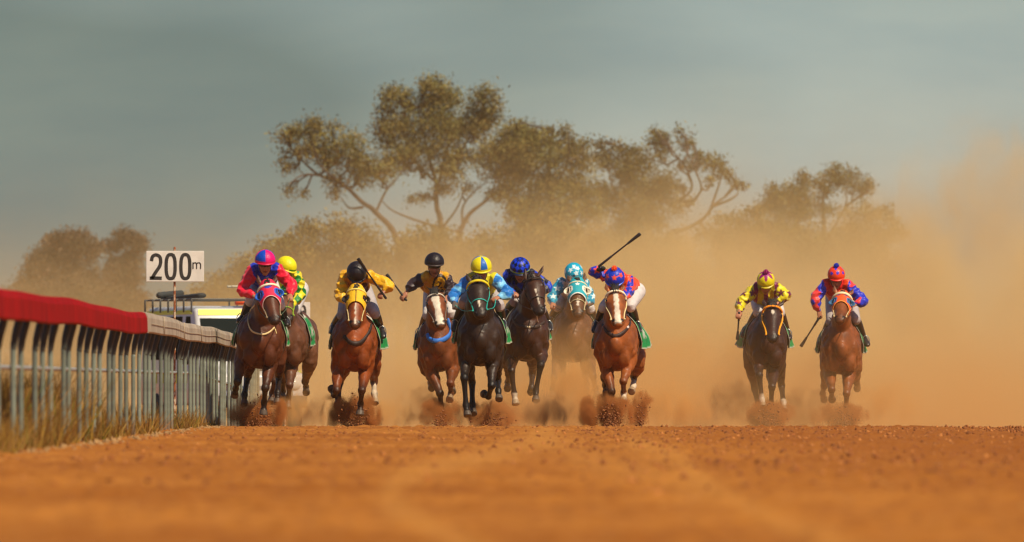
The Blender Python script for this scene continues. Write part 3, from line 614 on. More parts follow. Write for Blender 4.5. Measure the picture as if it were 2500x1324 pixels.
# ================================================================ riders
M_SKIN = mat('skin', rough=.5, vcol='col', spec=.35)
M_SILK = mat('racing_silk', rough=.42, vcol='col', spec=.4, sheen=.2, bump=.3, bump_scale=45)
M_BREECH = mat('breeches', (.62, .58, .56), .6, noise_scale=14, noise_amt=.12, bump=.4, bump_scale=30)
M_BREECHG = mat('dusty_breeches', (.42, .38, .38), .6, noise_scale=14, noise_amt=.15, bump=.4, bump_scale=30)
M_BOOT = mat('boots', (.018, .014, .014), .32, noise_scale=12, noise_amt=.3)
M_HELM = mat('helmet_cover', rough=.42, vcol='col', spec=.4, bump=.3, bump_scale=30)
M_GOG = mat('goggle_lens', (.012, .010, .012), .12, spec=.8)
M_WHIP = mat('whip_leather', (.020, .015, .014), .4)
def hand(mb, w, d, n, s, sg):                     # wrist, forearm direction, palm normal, side axis
    d = d / np.linalg.norm(d); n = n - d * n.dot(d); n /= np.linalg.norm(n); s_ = np.cross(d, n) * sg
    c = w + d * .05
    mb.tube([w, w + d * .03, c, w + d * .085], [(.026, .022), (.034, .02), (.040, .02), (.034, .017)], side=s_, seg=10, sub=3)
    for i, (o, ln) in enumerate(((-.030, .9), (-.010, 1.0), (.011, .95), (.030, .78))):
        k = w + d * .085 + s_ * o; a = k + d * .028 * ln + n * .012; b_ = a + n * .030 * ln + d * .004; e = b_ - d * .026 * ln + n * .004
        mb.tube([k - d * .01, k, a, b_, e], [.0115, .011, .0105, .0095, .008], seg=7, sub=2)
    t = w + d * .025 - s_ * .034; mb.tube([w + d * .02 - s_ * .02, t, t + d * .03 + n * .022 - s_ * .004, t + d * .045 + n * .042 + s_ * .016], [.015, .0145, .012, .009], seg=7, sub=2)
def pattern(kind, P, c):
    x, z = P[:, 0], P[:, 2]; A = np.repeat(np.array(lin(c[0]))[None], len(P), 0)
    if kind == 'plain': return A
    B = np.array(lin(c[1]))
    if kind == 'diamond':
        g = c[2] if len(c) > 2 else .085; u = x / g; v = z / (g * 1.35); m = (np.floor(u + v) + np.floor(u - v)) % 2 == 0; A[m] = B
    elif kind == 'stars':
        g = c[2] if len(c) > 2 else .10; row = np.floor(z / g); u = (np.mod(x / g + .5 * np.mod(row, 2), 1) - .5) * g; v = (np.mod(z / g, 1) - .5) * g
        A[star2(u, v, g * .46)] = B
    elif kind == 'stripes':
        g = c[2]; o = c[3]; A[np.mod((x - o) / g, 1) < .42] = B
    elif kind == 'blotch':
        n = vnoise(P, c[2], 5); A = mixv(A, B, np.clip((n - c[3]) / .06, 0, 1))
    return A
def rider(j, H):
    fr = H['fr']; P = fr.P; zb = H['zb']
    if 'crop' in j: fr = Frame(*j['crop'], fr.D, 0); fr.base = H['fr'].base; P = fr.P
    base = H['fr'].base.copy(); tw, th, tz, tx = H['torso'](-.5)
    A = lambda q, f: P(q[0], q[1], q[2] if len(q) > 2 else f)
    hr = j.get('hr', .118)                                       # helmet half width
    pit, yaw, rol = R(j.get('pitch', 25)), R(j.get('yaw', 0)), R(j.get('roll', 0))
    Fd = np.array([math.sin(yaw) * math.cos(pit), -math.cos(yaw) * math.cos(pit), -math.sin(pit)])
    Sd = np.array([math.cos(yaw), math.sin(yaw), 0]); Ud = np.cross(Sd, Fd); Ud = Ud if Ud[2] > 0 else -Ud
    c, s = math.cos(rol), math.sin(rol); Sd, Ud = Sd * c + Ud * s, Ud * c - Sd * s
    hc = A(j['helm'], j.get('hf', .22))                          # centre of the helmet dome
    sk = hc - Ud * .056                                          # skull centre
    shL, shR = A(j['sh'][0], .02), A(j['sh'][1], .02); mid = (shL + shR) / 2
    ins = .030
    shL = shL + (mid - shL) * ins / .2; shR = shR + (mid - shR) * ins / .2
    pel = np.array([tx + j.get('px', 0), j.get('pf', .60), max(tz + th + .26, min(mid[2] - .12, tz + th + .42))])
    pel[2] += j.get('pz', 0)
    chest = mid + (pel - mid) * .22 + np.array([0, 0, -.08]); waist = mid + (pel - mid) * .62 + np.array([0, 0, -.03])
    nk = sk - Ud * .10 + -Fd * .01
    arms = []
    for i in (0, 1):
        a = j['arm'][i]; s0 = (shL, shR)[i]; e = A(a[0], .10); wv = A(a[1], .30); arms.append((s0, e, wv))
    legs = []
    for i in (0, 1):
        l = j['leg'][i]; sg = (-1, 1)[i]; hip = pel + np.array([sg * .09, -.02, -.05])
        kn = A(l[0], -.08); an = A(l[1], -.42); toe = A(l[2], -.24); legs.append((hip, kn, an, toe))
    # ---- body, one continuous surface
    b = MB()
    b.tube([pel, waist, chest, mid + np.array([0, 0, .0])], [(.12, .10), (.11, .09), (.14, .10), (.12, .07)], seg=18)
    b.tube([mid + (mid - chest) * .1, nk * .5 + mid * .5, nk, sk - Ud * .03], [.055, .05, .047, .05], seg=14)
    b.ell(sk, (1, 1, 1), np.stack([Sd * .080, Fd * .098, Ud * .105], 1), seg=22, rings=14)
    b.tube([sk - Ud * .02 + Fd * .025, sk - Ud * .075 + Fd * .050, sk - Ud * .115 + Fd * .066], [(.072, .06), (.062, .047), (.034, .028)], side=Sd, seg=14)   # jaw
    b.tube([sk + Ud * .0 + Fd * .086, sk - Ud * .025 + Fd * .104, sk - Ud * .046 + Fd * .112], [.010, .012, .015], seg=8)                  # nose
    b.tube([sk - Ud * .044 + Fd * .098 - Sd * .014, sk - Ud * .046 + Fd * .102 + Sd * .014], [.008, .008], seg=6)
    b.ell(sk - Ud * .070 + Fd * .094, .016); b.ell(sk - Ud * .082 + Fd * .086, .014); b.ell(sk - Ud * .103 + Fd * .078, .018)
    for sg in (-1, 1):
        b.ell(sk + Sd * sg * .042 - Ud * .03 + Fd * .065, .024)
        b.ell(sk + Sd * sg * .077 - Ud * .02, (1, 1, 1), np.stack([Sd * .010, Fd * .018, Ud * .032], 1), seg=10, rings=8)
        b.ell(sk + Sd * sg * .032 + Ud * .018 + Fd * .083, (.022, .012, .010))
    for i, (s0, e, wv) in enumerate(arms):
        b.tube([s0, s0 * .6 + e * .4, e, e * .5 + wv * .5, wv], [.052, .046, .038, .034, .024], seg=12)
        d = wv - e; n = np.array(j['palm'][i], float) if 'palm' in j and j['palm'][i] else np.array([0, .5, -1.]); hand(b, wv, d, n, None, (-1, 1)[i])
    for hip, kn, an, toe in legs:
        b.tube([hip, hip * .5 + kn * .5, kn, kn * .6 + an * .4, an], [.085, .075, .055, .05, .036], seg=12)
        b.tube([an + (an - toe) * .2, an * .5 + toe * .5, toe], [.035, .033, .028], seg=10)
    me = fuse(b, .0085, 2, .5); Q = coords(me)
    skin = np.array(j.get('skin', (.42, .175, .095))); col = skin[None] * (1 + .12 * vnoise(Q, 18)[:, None])
    v = Q - sk; u_, f_, s_ = v @ Ud, v @ Fd, v @ Sd
    face = (np.linalg.norm(v, axis=1) < .17) & (f_ > .02)
    lips = face & (np.abs(u_ + .078) < .010) & (np.abs(s_) < .028); col[lips] = (.26, .07, .05)
    mouth = face & (np.abs(u_ + .077) < .0035) & (np.abs(s_) < .022); col[mouth] = (.05, .015, .012)
    if j.get('stubble'): m = face & (u_ < -.05) & ~lips; col[m] *= (.62, .6, .6)
    nose = face & (np.abs(s_) < .02) & (f_ > .10); col[nose] *= (1.15, .95, .9)
    for i in (0, 1):
        if 'glove' in j and j['glove'][i]:
            d = np.linalg.norm(Q - (arms[i][2] + (arms[i][2] - arms[i][1]) * .18), axis=1); col[d < .13] = lin(j['glove'][i])
    set_col(me, np.clip(col, 0, 1)); root = link('person', me, mats=[M_SKIN], loc=tuple(base))
    setp(root, label=j['label'], category='jockey', group='jockeys riding in the race')
    # ---- jacket
    b = MB(); bulk = j.get('bulk', 1.0)
    b.tube([waist * .35 + pel * .65 + np.array([0, 0, .02]), waist, chest, mid], [(.15, .12), (.155, .125), (.175 * bulk, .135), (.14 * bulk, .085)], seg=22)
    b.ell(shL, (.075, .075, .072)); b.ell(shR, (.075, .075, .072)); b.tube([mid, mid * .4 + nk * .6], [.085, .056], seg=14)
    for s0, e, wv in arms:
        b.tube([s0, s0 * .5 + e * .5, e, e * .5 + wv * .5, e * .12 + wv * .88], [.076, .076, .068, .060, .036], seg=14)
    me = fuse(b, .0095, 2, .5); Q = coords(me)
    nrm = np.empty(len(Q) * 3, dtype=np.float32); me.vertices.foreach_get('normal', nrm); nrm = nrm.reshape(-1, 3)
    rg = 1 - np.abs(vnoise(Q * np.array([1, 1, 1.3]), 8.5, base[0] * 3)) * 3; rg2 = vnoise(Q, 19, 4)
    Q2 = Q + nrm * (np.clip(rg, -.6, 1) * .015 + rg2 * .010)[:, None]
    me.vertices.foreach_set('co', Q2.astype(np.float32).ravel()); me.update()
    dT, _ = seg_info(Q, [pel, waist, chest, mid, nk]); dT = dT - .095
    dA = np.full(len(Q), 9.)
    for s0, e, wv in arms:
        d1, u1 = seg_info(Q, [s0 * .78 + e * .22, e, wv]); dA = np.minimum(dA, d1)
    sl = dA < dT + j.get('slt', .005)
    T = pattern(j['torso'][0], Q, j['torso'][1:]); Sv = pattern(j['sleeve'][0], Q, j['sleeve'][1:]); col = np.where(sl[:, None], Sv, T)
    if 'extra' in j: col = j['extra'](Q, col, sl, P)
    set_col(me, np.clip(col, 0, 1)); link('jacket', me, root, mats=[M_SILK])
    # ---- breeches
    b = MB(); b.tube([pel * .7 + waist * .3, pel + np.array([0, .03, -.02])], [(.13, .11), (.165, .14)], seg=18)
    for hip, kn, an, toe in legs:
        b.tube([hip, hip * .55 + kn * .45, kn, kn * .82 + an * .18], [.125, .105, .075, .062], seg=16)
    me = fuse(b, .012, 3, .5); link('breeches', me, root, mats=[M_BREECHG if j.get('grey') else M_BREECH])
    for hip, kn, an, toe in legs:
        b = MB(); b.tube([kn * .86 + an * .14, kn * .5 + an * .5, an], [.068, .062, .045], seg=14)
        dd = toe - an; b.tube([an - dd * .25, an * .5 + toe * .5, toe, toe + dd * .12], [(.036, .042), (.042, .046), (.046, .034), (.036, .026)], seg=14)
        me = fuse(b, .010, 2, .5); link('boot', me, root, mats=[M_BOOT])
        sb = MB(); sb.tube([toe - dd * .35 + np.array([-.055, 0, -.04]), toe - dd * .35 + np.array([.055, 0, -.04])], [.008, .008], seg=6)
        sb.tube([toe - dd * .35 + np.array([-.055, 0, -.04]), toe - dd * .35 + np.array([-.045, 0, .04]), toe - dd * .35 + np.array([0, 0, .085]), toe - dd * .35 + np.array([.045, 0, .04]), toe - dd * .35 + np.array([.055, 0, -.04])], [.006] * 5, seg=6).obj('stirrup', M_STEEL, root)
    # ---- helmet
    NT, NA = 30, 64; V = []; col = []; rx_, ry_, rz_ = hr, hr * 1.15, hr * 1.02; mx_ = 100
    for i in range(NT + 1):
        th = R(mx_) * i / NT
        for k in range(NA):
            az = 2 * math.pi * k / NA; V.append(hc + Sd * rx_ * math.sin(th) * math.sin(az) + Fd * ry_ * math.sin(th) * math.cos(az) + Ud * rz_ * math.cos(th))
            aa = math.degrees(az); aa = aa - 360 if aa > 180 else aa; col.append(lin(j['cap'](aa, math.degrees(th))))
    F = [(i * NA + k, i * NA + (k + 1) % NA, (i + 1) * NA + (k + 1) % NA, (i + 1) * NA + k) for i in range(NT) for k in range(NA)]
    hm = bpy.data.meshes.new('helmet'); hm.from_pydata([tuple(v) for v in V], [], F); set_col(hm, np.array(col))
    hm = bake(hm, [('SOLIDIFY', dict(thickness=.012, offset=-1))]); helm = link('helmet', hm, root, mats=[M_HELM] if not hm.materials else [])
    # peak
    V = []; F = []; NP = 20
    for i in range(5):
        for k in range(NP + 1):
            az = R(-75 + 150 * k / NP); ext = .036 * (math.cos(az) ** .6 if math.cos(az) > 0 else 0) * i / 4
            V.append(hc + Sd * (rx_ * .99 + ext * .7) * math.sin(az) + Fd * (ry_ * .99 + ext) * math.cos(az) + Ud * (-.012 - .10 * ext * 4 * (i / 4)))
    F = [(i * (NP + 1) + k, i * (NP + 1) + k + 1, (i + 1) * (NP + 1) + k + 1, (i + 1) * (NP + 1) + k) for i in range(4) for k in range(NP)]
    pm = bpy.data.meshes.new('peak'); pm.from_pydata([tuple(v) for v in V], [], F); pm = bake(pm, [('SOLIDIFY', dict(thickness=.008, offset=0))])
    link('peak', pm, helm, mats=[strap_mat(j['peak'], .4)])
    if 'pom' in j:
        pb = MB(); top = hc + Ud * rz_ + Ud * .025; rr = np.random.default_rng(3)
        pb.ell(top, .030)
        for i in range(90):
            d = rr.normal(size=3); d /= np.linalg.norm(d); pb.tube([top, top + d * .040], [.008, .003], seg=4, sub=1)
        pb.obj('pompom', strap_mat(j['pom'], .8), helm)
    # goggles
    pts = [sk + Sd * .083 * math.sin(R(a)) + Fd * .100 * math.cos(R(a)) + Ud * .012 for a in range(-80, 81, 16)]
    MB().tube(pts, [(.010, .018)] + [(.010, .027)] * (len(pts) - 2) + [(.010, .018)], side=Fd, seg=10, sub=3, interp=True).obj('goggles', M_GOG, root)
    ch = [sk + Sd * sg * .078 + Fd * .02 + Ud * .02 for sg in (1,)] + [sk + Sd * .062 - Ud * .09 + Fd * .02, sk - Ud * .125 + Fd * .055, sk - Sd * .062 - Ud * .09 + Fd * .02, sk - Sd * .078 + Fd * .02 + Ud * .02]
    MB().tube(ch, [(.006, .004)] * 5, seg=6).obj('chin_strap', M_WHIP, root)
    # ---- reins from the bit to the hands
    hd = H['hd']; rb = MB()
    for i, (s0, e, wv) in enumerate(arms):
        sg = (-1, 1)[i]
        if j.get('rein', (1, 1))[i]:
            a = hd.S(.86, sg * 70, .02); m_ = (a + wv) / 2 + np.array([sg * .005, 0, -.05]); rb.tube([a, m_, wv + (wv - e) / np.linalg.norm(wv - e) * .06], [(.0065, .004)] * 3, seg=6, sub=8)
    if rb.V: rb.obj('reins', strap_mat(j.get('reinc', (60, 40, 28))), H['root'])
    # ---- whip
    if 'whip' in j:
        a, b_, lb = j['whip']; i = j['whiph']; hp = arms[i][2] + (arms[i][2] - arms[i][1]) / np.linalg.norm(arms[i][2] - arms[i][1]) * .075
        f = -hp[1]; A_, B_ = P(a[0], a[1], f + (a[2] if len(a) > 2 else 0)), P(*b_[:2], f)
        wb = MB(); wb.tube([B_, B_ + (A_ - B_) * .3], [.017, .015], seg=8); wb.tube([B_ + (A_ - B_) * .28, B_ + (A_ - B_) * .72], [.012, .010], seg=8); wb.tube([B_ + (A_ - B_) * .70, A_], [(.015, .008), (.024, .008)], seg=8); wb.ell(B_, .017)
        wb.V = [tuple(np.array(v) - B_) for v in wb.V]
        o = wb.obj('riding_whip', M_WHIP, loc=tuple(base + B_)); setp(o, label=lb, category='whip', group='riding whips')
    return root
M_STEEL = mat('stirrup_steel', (.5, .5, .48), .3, metal=.9)
# ================================================================ the field, read off the photograph rider by rider
CA = (540, 590, 2.8167); CB = (770, 600, 2.879); CC = (970, 600, 2.8786); CD = (1200, 600, 2.878); CE = (1330, 560, 2.648); CF = (1780, 630, 3.078); CG = (1940, 630, 3.077)
ST = (1, 1, -1)      # nearly straight leg reaching down
def dia(t, a, t0, dt, da): return abs(t - t0) / dt + abs(a) / da < 1
def starp(t, a, t0, r, a0=0): return bool(star2(np.array([(a - a0) * .0019]), np.array([-(t - t0) * .6]), r)[0])
def ringd(t, a): return math.hypot((t - .27) / .085, (abs(a) - 60) / 26)
def hood1(t, a, e):
    if e > .955: return (235, 200, 190)
    if ringd(t, a) < 1.35: return (20, 90, 190)
    return (25, 60, 180) if dia(t, a, .155, .05, 22) else (225, 15, 70)
def hood2(t, a, e): return (25, 18, 12) if abs(a) < 3.5 or ringd(t, a) < 1.0 and abs(a) > 62 else (235, 185, 10)
def hood6(t, a, e):
    if e > .95: return (235, 235, 225)
    if ringd(t, a) < 1.35: return (240, 235, 215)
    return (240, 240, 235) if starp(t, a, .17, .030) else (10, 165, 180)
def hood9(t, a, e):
    if e > .95: return (250, 150, 60)
    if ringd(t, a) < 1.3: return (40, 110, 160)
    return (50, 70, 160) if (dia(t, abs(a) - 22, .14, .03, 12) or dia(t, abs(a) - 38, .36, .03, 10)) else (235, 85, 20)
HS = []
def go(h, j):
    H = horse(h); r = rider(j, H); HS.append((h, j, H, r)); return H
# cap colour functions: az 0 = front, + = image right; th = degrees from the crown
def cap1(a, th):
    if th > 86: return (215, 10, 90)
    if abs(a) < 4 and th < 86: return (200, 10, 110)
    return (10, 70, 190) if (-75 < a < 0) or (75 < a < 180) else (230, 0, 110)
def cap4(a, th): return (20, 100, 190) if (abs(a - 18) < 21 or abs(a + 110) < 22 or abs(a - 130) < 20) and th < 84 and th > 3 else (228, 214, 15)
def capstars(bg, fg, pts, r=24):
    def f(a, th):
        for a0, t0 in pts:
            da = (a - a0 + 180) % 360 - 180; u = math.radians(da) * math.sin(math.radians(th)); v = math.radians(t0 - th)
            if star2(np.array([u]), np.array([v]), math.radians(r))[0]: return fg
        return bg
    return f
def cap5(a, th):
    if 84 < th < 91: return (150, 190, 30)
    return (10, 60, 215) if (math.floor(a / 36 + th / 30) + math.floor(a / 36 - th / 30)) % 2 == 0 else (6, 12, 50)
def cap8(a, th):
    if th > 90: return (200, 190, 10)
    lim = 62 - 40 * abs(((a + 30) % 60) - 30) / 30 * 1.0
    return (150, 5, 110) if th < lim else (222, 208, 10)
def cap9(a, th):
    for a0, t0 in ((-40, 60), (10, 50), (60, 62), (110, 50), (-110, 55), (170, 60), (-10, 20)):
        da = (a - a0 + 180) % 360 - 180
        if math.hypot(da * math.sin(math.radians(th)), th - t0) < 11: return (70, 50, 190)
    return (240, 65, 20)
cap1b = lambda a, th: (15, 140, 30) if th > 84 and abs(a) < 30 else (235, 222, 10)
blk = lambda a, th: (30, 22, 26)
capk = capstars((20, 20, 20), (20, 20, 20), [])
# 1 ---------------------------------------------------------------
go(dict(crop=CA, D=149, chest=(268, 872), rump=300, poll=(318, 300), nose=(370, 558), turn=4, w=1.12, coat=(.125, .036, .013), k=1.12, neck=1.12,
        fl=dict(p=[(140, 830), (112, 965), (100, 1010), (92, 1062)], s=(1, -1, -1)), fr=dict(p=[(335, 850), (303, 1010), (296, 1100), (290, 1195)], s=(1, -1, 1)),
        hl_=dict(p=[(182, 930), (160, 1055), (160, 1128)], s=(-1, 1, 1)), hr=dict(p=[(398, 930), (388, 1040), (386, 1118)], s=(-1, 1, 1)),
        ears=[(252, 240), (372, 240)], hood=dict(t0=.40, t1=.66, fn=hood1, cupc=(20, 95, 200), cup=.055), bridle=dict(c=(150, 130, 100), b=(240, 225, 190), bw=.018, nose=0), flare=(.12, .02),
        straps=[('neck_strap', (215, 195, 140), .012, [(236, 440), (200, 480), (188, 550), (215, 615), (285, 640), (335, 625), (370, 592)]), ('strap_end', (225, 205, 140), .010, [(368, 592), (376, 610), (384, 634)])],
        label='dark bay horse in a pink hood with a blue diamond, running next to the rail'),
   dict(helm=(302, 128), hr=.125, pitch=14, yaw=6, sh=[(212, 190), (392, 185)], arm=[((146, 335), (222, 372)), ((482, 300), (476, 366))], leg=[((205, 400), (150, 520), (125, 545)), ((400, 430), (440, 540), (452, 570))],
        torso=('plain', (15, 45, 190)), sleeve=('plain', (225, 5, 50)), cap=cap1, peak=(200, 10, 70), reinc=(70, 90, 60), hf=.26,
        label='person in a blue and pink jacket with pink and blue quartered cap, nearest the rail'))
# 1b --------------------------------------------------------------
go(dict(crop=CA, D=153.6, chest=(452, 868), rump=530, poll=(428, 380), nose=(462, 545), w=.95, coat=(.16, .062, .028), k=1.0,
        fl=dict(p=[(395, 850), (370, 960), (350, 1040), (345, 1110)], s=(1, -1, 1), dark=.5), fr=dict(p=[(482, 860), (470, 990), (462, 1070), (458, 1150)], s=(1, -1, 1), dark=.4),
        hl_=dict(p=[(428, 950), (424, 1030), (426, 1085)], s=(-1, -1, 1)), hr=dict(p=[(578, 960), (583, 1000), (585, 1042)], s=(-1, -1, 1)),
        ears=[None, None], bridle=dict(c=(150, 190, 40), b=(170, 210, 50)), flare=(.02, .03),
        label='dusty bay horse mostly hidden behind the pink hooded horse'),
   dict(helm=(450, 168), hr=.118, pitch=28, yaw=48, sh=[(430, 235), (522, 240)], arm=[((410, 330), (430, 400)), ((545, 370), (480, 440))], leg=[((440, 440), (430, 560), (425, 600)), ((508, 465), (560, 560), (583, 622))],
        torso=('diamond', (235, 215, 10), (10, 130, 40), .10), sleeve=('diamond', (235, 215, 10), (10, 130, 40), .10), cap=cap1b, peak=(225, 205, 20), px=.03, hf=.15, bulk=.95,
        label='person in green and yellow diamonds and a plain yellow cap, half hidden'))
# 2 ---------------------------------------------------------------
def ex2(Q, col, sl, P):
    c0 = P(345, 290, .2); u = (Q[:, 0] - c0[0]) / .16; v = (Q[:, 2] - c0[2]) / .17; n = vnoise(Q, 9, 2)
    m = (~sl) & (np.hypot(u, v) < 1.0 + n) & (n * 2 + np.sin(np.hypot(u, v) * 9) > .05); col[m] = lin((70, 25, 12)); return col
go(dict(crop=CB, D=150, chest=(272, 884), rump=315, poll=(288, 308), nose=(278, 572), w=1.05, coat=(.30, .070, .014), k=1.06,
        fl=dict(p=[(160, 850), (148, 1020), (132, 1050), (112, 1000)], s=(1, -1, -1)), fr=dict(p=[(352, 885), (326, 1020), (318, 1110), (312, 1195)], s=(1, -1, 1)),
        hl_=dict(p=[(172, 960), (160, 1070), (154, 1135)], s=(-1, 1, 1)), hr=dict(p=[(412, 955), (414, 1040), (420, 1112)], s=(-1, 1, 1), sock=1.35, dark=.8),
        blaze=[(.42, .012, 0), (.6, .012, 0), (.8, .008, 0), (.95, .02, 0), (1.0, .0, 0)], ears=[(262, 300), (312, 300)], hood=dict(t0=.42, t1=.60, fn=hood2, cupc=(30, 20, 16), cup=.055),
        bridle=dict(c=(205, 185, 130), b=(240, 215, 110), bw=.014, nose=0), flare=(.09, .16), muzzle=.7,
        straps=[('breast_strap', (45, 28, 22), .030, [(205, 640), (245, 680), (290, 690), (335, 672), (380, 610), (395, 560)])],
        label='bright bay horse in a yellow hood with a black centre stripe'),
   dict(helm=(290, 185), hr=.120, pitch=52, yaw=4, sh=[(200, 210), (378, 205)], arm=[((172, 345), (212, 395)), ((512, 282, .12), (482, 318, .18))], leg=[((192, 480), (128, 560), (122, 612)), ((415, 470), (455, 560), (476, 635))],
        torso=('blotch', (205, 135, 5), (225, 165, 10), 5, .0), sleeve=('plain', (240, 180, 5)), cap=blk, peak=(20, 14, 16), extra=ex2, whip=((300, 92, .16), (494, 368), 'black riding whip slanting up past a black cap over a yellow shoulder'), whiph=1, hf=.2, pz=-.03, grey=1, rein=(1, 0),
        label='person in a bright yellow jacket and black cap with the head bowed low'))
# 3 ---------------------------------------------------------------
def ex3(Q, col, sl, P):
    c0 = P(300, 290, .2); u = (Q[:, 0] - c0[0]) / .10; v = (Q[:, 2] - c0[2]) / .17; r = np.hypot(u, v); m = (~sl) & (((r < 1.05) & (r > .80)) | ((r < .55) & (vnoise(Q, 30) > 0))); col[m] = lin((40, 22, 12)); return col
go(dict(crop=CC, D=154.2, chest=(290, 885), rump=300, poll=(262, 348), nose=(306, 572), turn=4, w=1.0, coat=(.22, .062, .018), k=1.08,
        fl=dict(p=[(238, 870), (300, 1040), (308, 1120), (318, 1190)], s=(1, -1, 1)), fr=dict(p=[(388, 860), (372, 970), (376, 1040), (368, 1085)], s=(1, -1, 1), sock=2.5, dark=.5),
        hl_=dict(p=[(228, 920), (236, 965), (242, 1005)], s=(-1, -1, 1), dark=.5), hr=dict(p=[(380, 930), (384, 985), (388, 1030)], s=(-1, -1, 1), dark=.5),
        blaze=[(-.02, .0, 0), (.05, .045, 0), (.2, .062, 0), (.45, .045, 0), (.7, .05, 0), (.9, .062, 0), (1.0, .05, 0)], ears=[(236, 345), (300, 345)], bridle=dict(c=(120, 105, 90), b=(215, 205, 185), bw=.012, nose=0), muzzle=.3, flare=(.08, .06), forelock=30,
        straps=[('breast_strap', (35, 115, 210), .034, [(212, 625), (225, 655), (265, 672), (320, 664), (365, 632), (372, 590), (352, 520)])],
        label='bay horse with a very broad white blaze and a blue breast strap'),
   dict(helm=(260, 118), hr=.122, pitch=10, yaw=4, sh=[(190, 215), (345, 222)], arm=[((115, 268, .0), (62, 330, .05)), ((386, 300), (348, 362))], leg=[((215, 480), (172, 570), (142, 650)), ((372, 470), (395, 560), (400, 640))],
        torso=('blotch', (190, 130, 5), (215, 160, 8), 5, .1), sleeve=('plain', (44, 24, 30)), cap=blk, peak=(60, 50, 48), extra=ex3, stubble=1, bulk=1.2, slt=-.018, whip=((-74, 203), (62, 382), 'black riding whip held far out to the side by the rider with dark sleeves'), whiph=0, hf=.15, rein=(0, 1),
        label='person in gold jacket with black sleeves, black cap, one arm stretched out sideways'))
# 4 ---------------------------------------------------------------
go(dict(crop=CC, D=149.6, chest=(583, 845), rump=590, poll=(562, 258), nose=(585, 498), turn=3, w=1.10, coat=(.040, .022, .014), k=1.18, neck=1.25,
        fl=dict(p=[(478, 800), (470, 930), (482, 1120), (496, 1200)], s=(1, -1, 1)), fr=dict(p=[(668, 820), (662, 985), (640, 1060), (606, 1040)], s=(1, -1, -1)),
        hl_=dict(p=[(525, 960), (528, 1120), (536, 1185)], s=(-1, 1, 1)), hr=dict(p=[(706, 950), (710, 1020), (716, 1085)], s=(-1, 1, 1)),
        blaze=[(.55, .0, 0), (.62, .022, -.004), (.75, .018, 0), (.86, .0, 0)], ears=[(490, 205), (622, 262)], bridle=dict(c=(30, 165, 150), b=(215, 195, 20), bw=.020), flare=(.08, .12), muzzle=.3, fp=.85,
        label='near black horse with a yellow browband, turquoise bridle and small white snip'),
   dict(helm=(590, 148), hr=.128, pitch=22, yaw=0, sh=[(512, 225), (690, 230)], arm=[((396, 350), (402, 402)), ((780, 335, .2), (715, 362, .32))], leg=[((470, 400), (415, 520), (402, 590)), ((715, 420), (738, 520), (742, 580))],
        torso=('blotch', (215, 205, 15), (200, 190, 60), 4, .1), sleeve=('blotch', (20, 115, 200), (120, 195, 235), 8, .22), cap=cap4, peak=(215, 205, 20), glove=((95, 85, 78), None), hf=.2, grey=1, reinc=(35, 170, 155),
        label='person in a yellow body and sky blue sleeves with a yellow and blue striped cap'))
# 5 ---------------------------------------------------------------
go(dict(crop=CD, D=153.8, chest=(255, 812), rump=180, poll=(286, 232), nose=(340, 478), turn=14, w=1.0, coat=(.066, .024, .011), k=1.14, neck=1.1,
        fl=dict(p=[(140, 800), (140, 880), (160, 1040), (172, 1120)], s=(1, -1, 1), sock=1.95, dark=.6), fr=dict(p=[(352, 750), (346, 840), (312, 1020), (312, 1095)], s=(1, -1, 1)),
        hl_=dict(p=[(120, 900), (114, 960), (112, 1010)], s=(-1, -1, 1)), hr=dict(p=[(288, 900), (280, 1000), (275, 1030)], s=(-1, 1, -1)),
        blaze=[(.36, .0, .02), (.40, .010, .022), (.8, .013, .03), (.9, .0, .03)], ears=[(238, 175), (360, 152)], bridle=dict(c=(60, 45, 35), b=(50, 40, 34)), flare=(.04, .12),
        straps=[('breast_strap', (60, 44, 34), .024, [(150, 520), (180, 560), (240, 575), (320, 570), (370, 540)]), ('strap_pad', (225, 205, 160), .018, [(218, 570), (240, 574), (268, 575)]), ('strap_end', (230, 215, 180), .010, [(318, 500), (325, 535), (345, 568)])],
        label='dark bay horse with pricked ears and a thin slanting white stripe down the face'),
   dict(helm=(200, 155), hr=.126, pitch=32, yaw=0, sh=[(115, 200), (285, 205)], arm=[((92, 290), (150, 330)), ((388, 290), (330, 330))], leg=[((165, 390), (115, 440), (105, 520)), ((345, 440), (395, 530), (405, 590))],
        torso=('diamond', (10, 40, 150), (6, 12, 44), .10), sleeve=('diamond', (10, 55, 190), (6, 12, 44), .10), cap=cap5, peak=(12, 30, 70), hf=.2, grey=1,
        label='person in navy and royal blue diamonds with a lime band round the cap'))
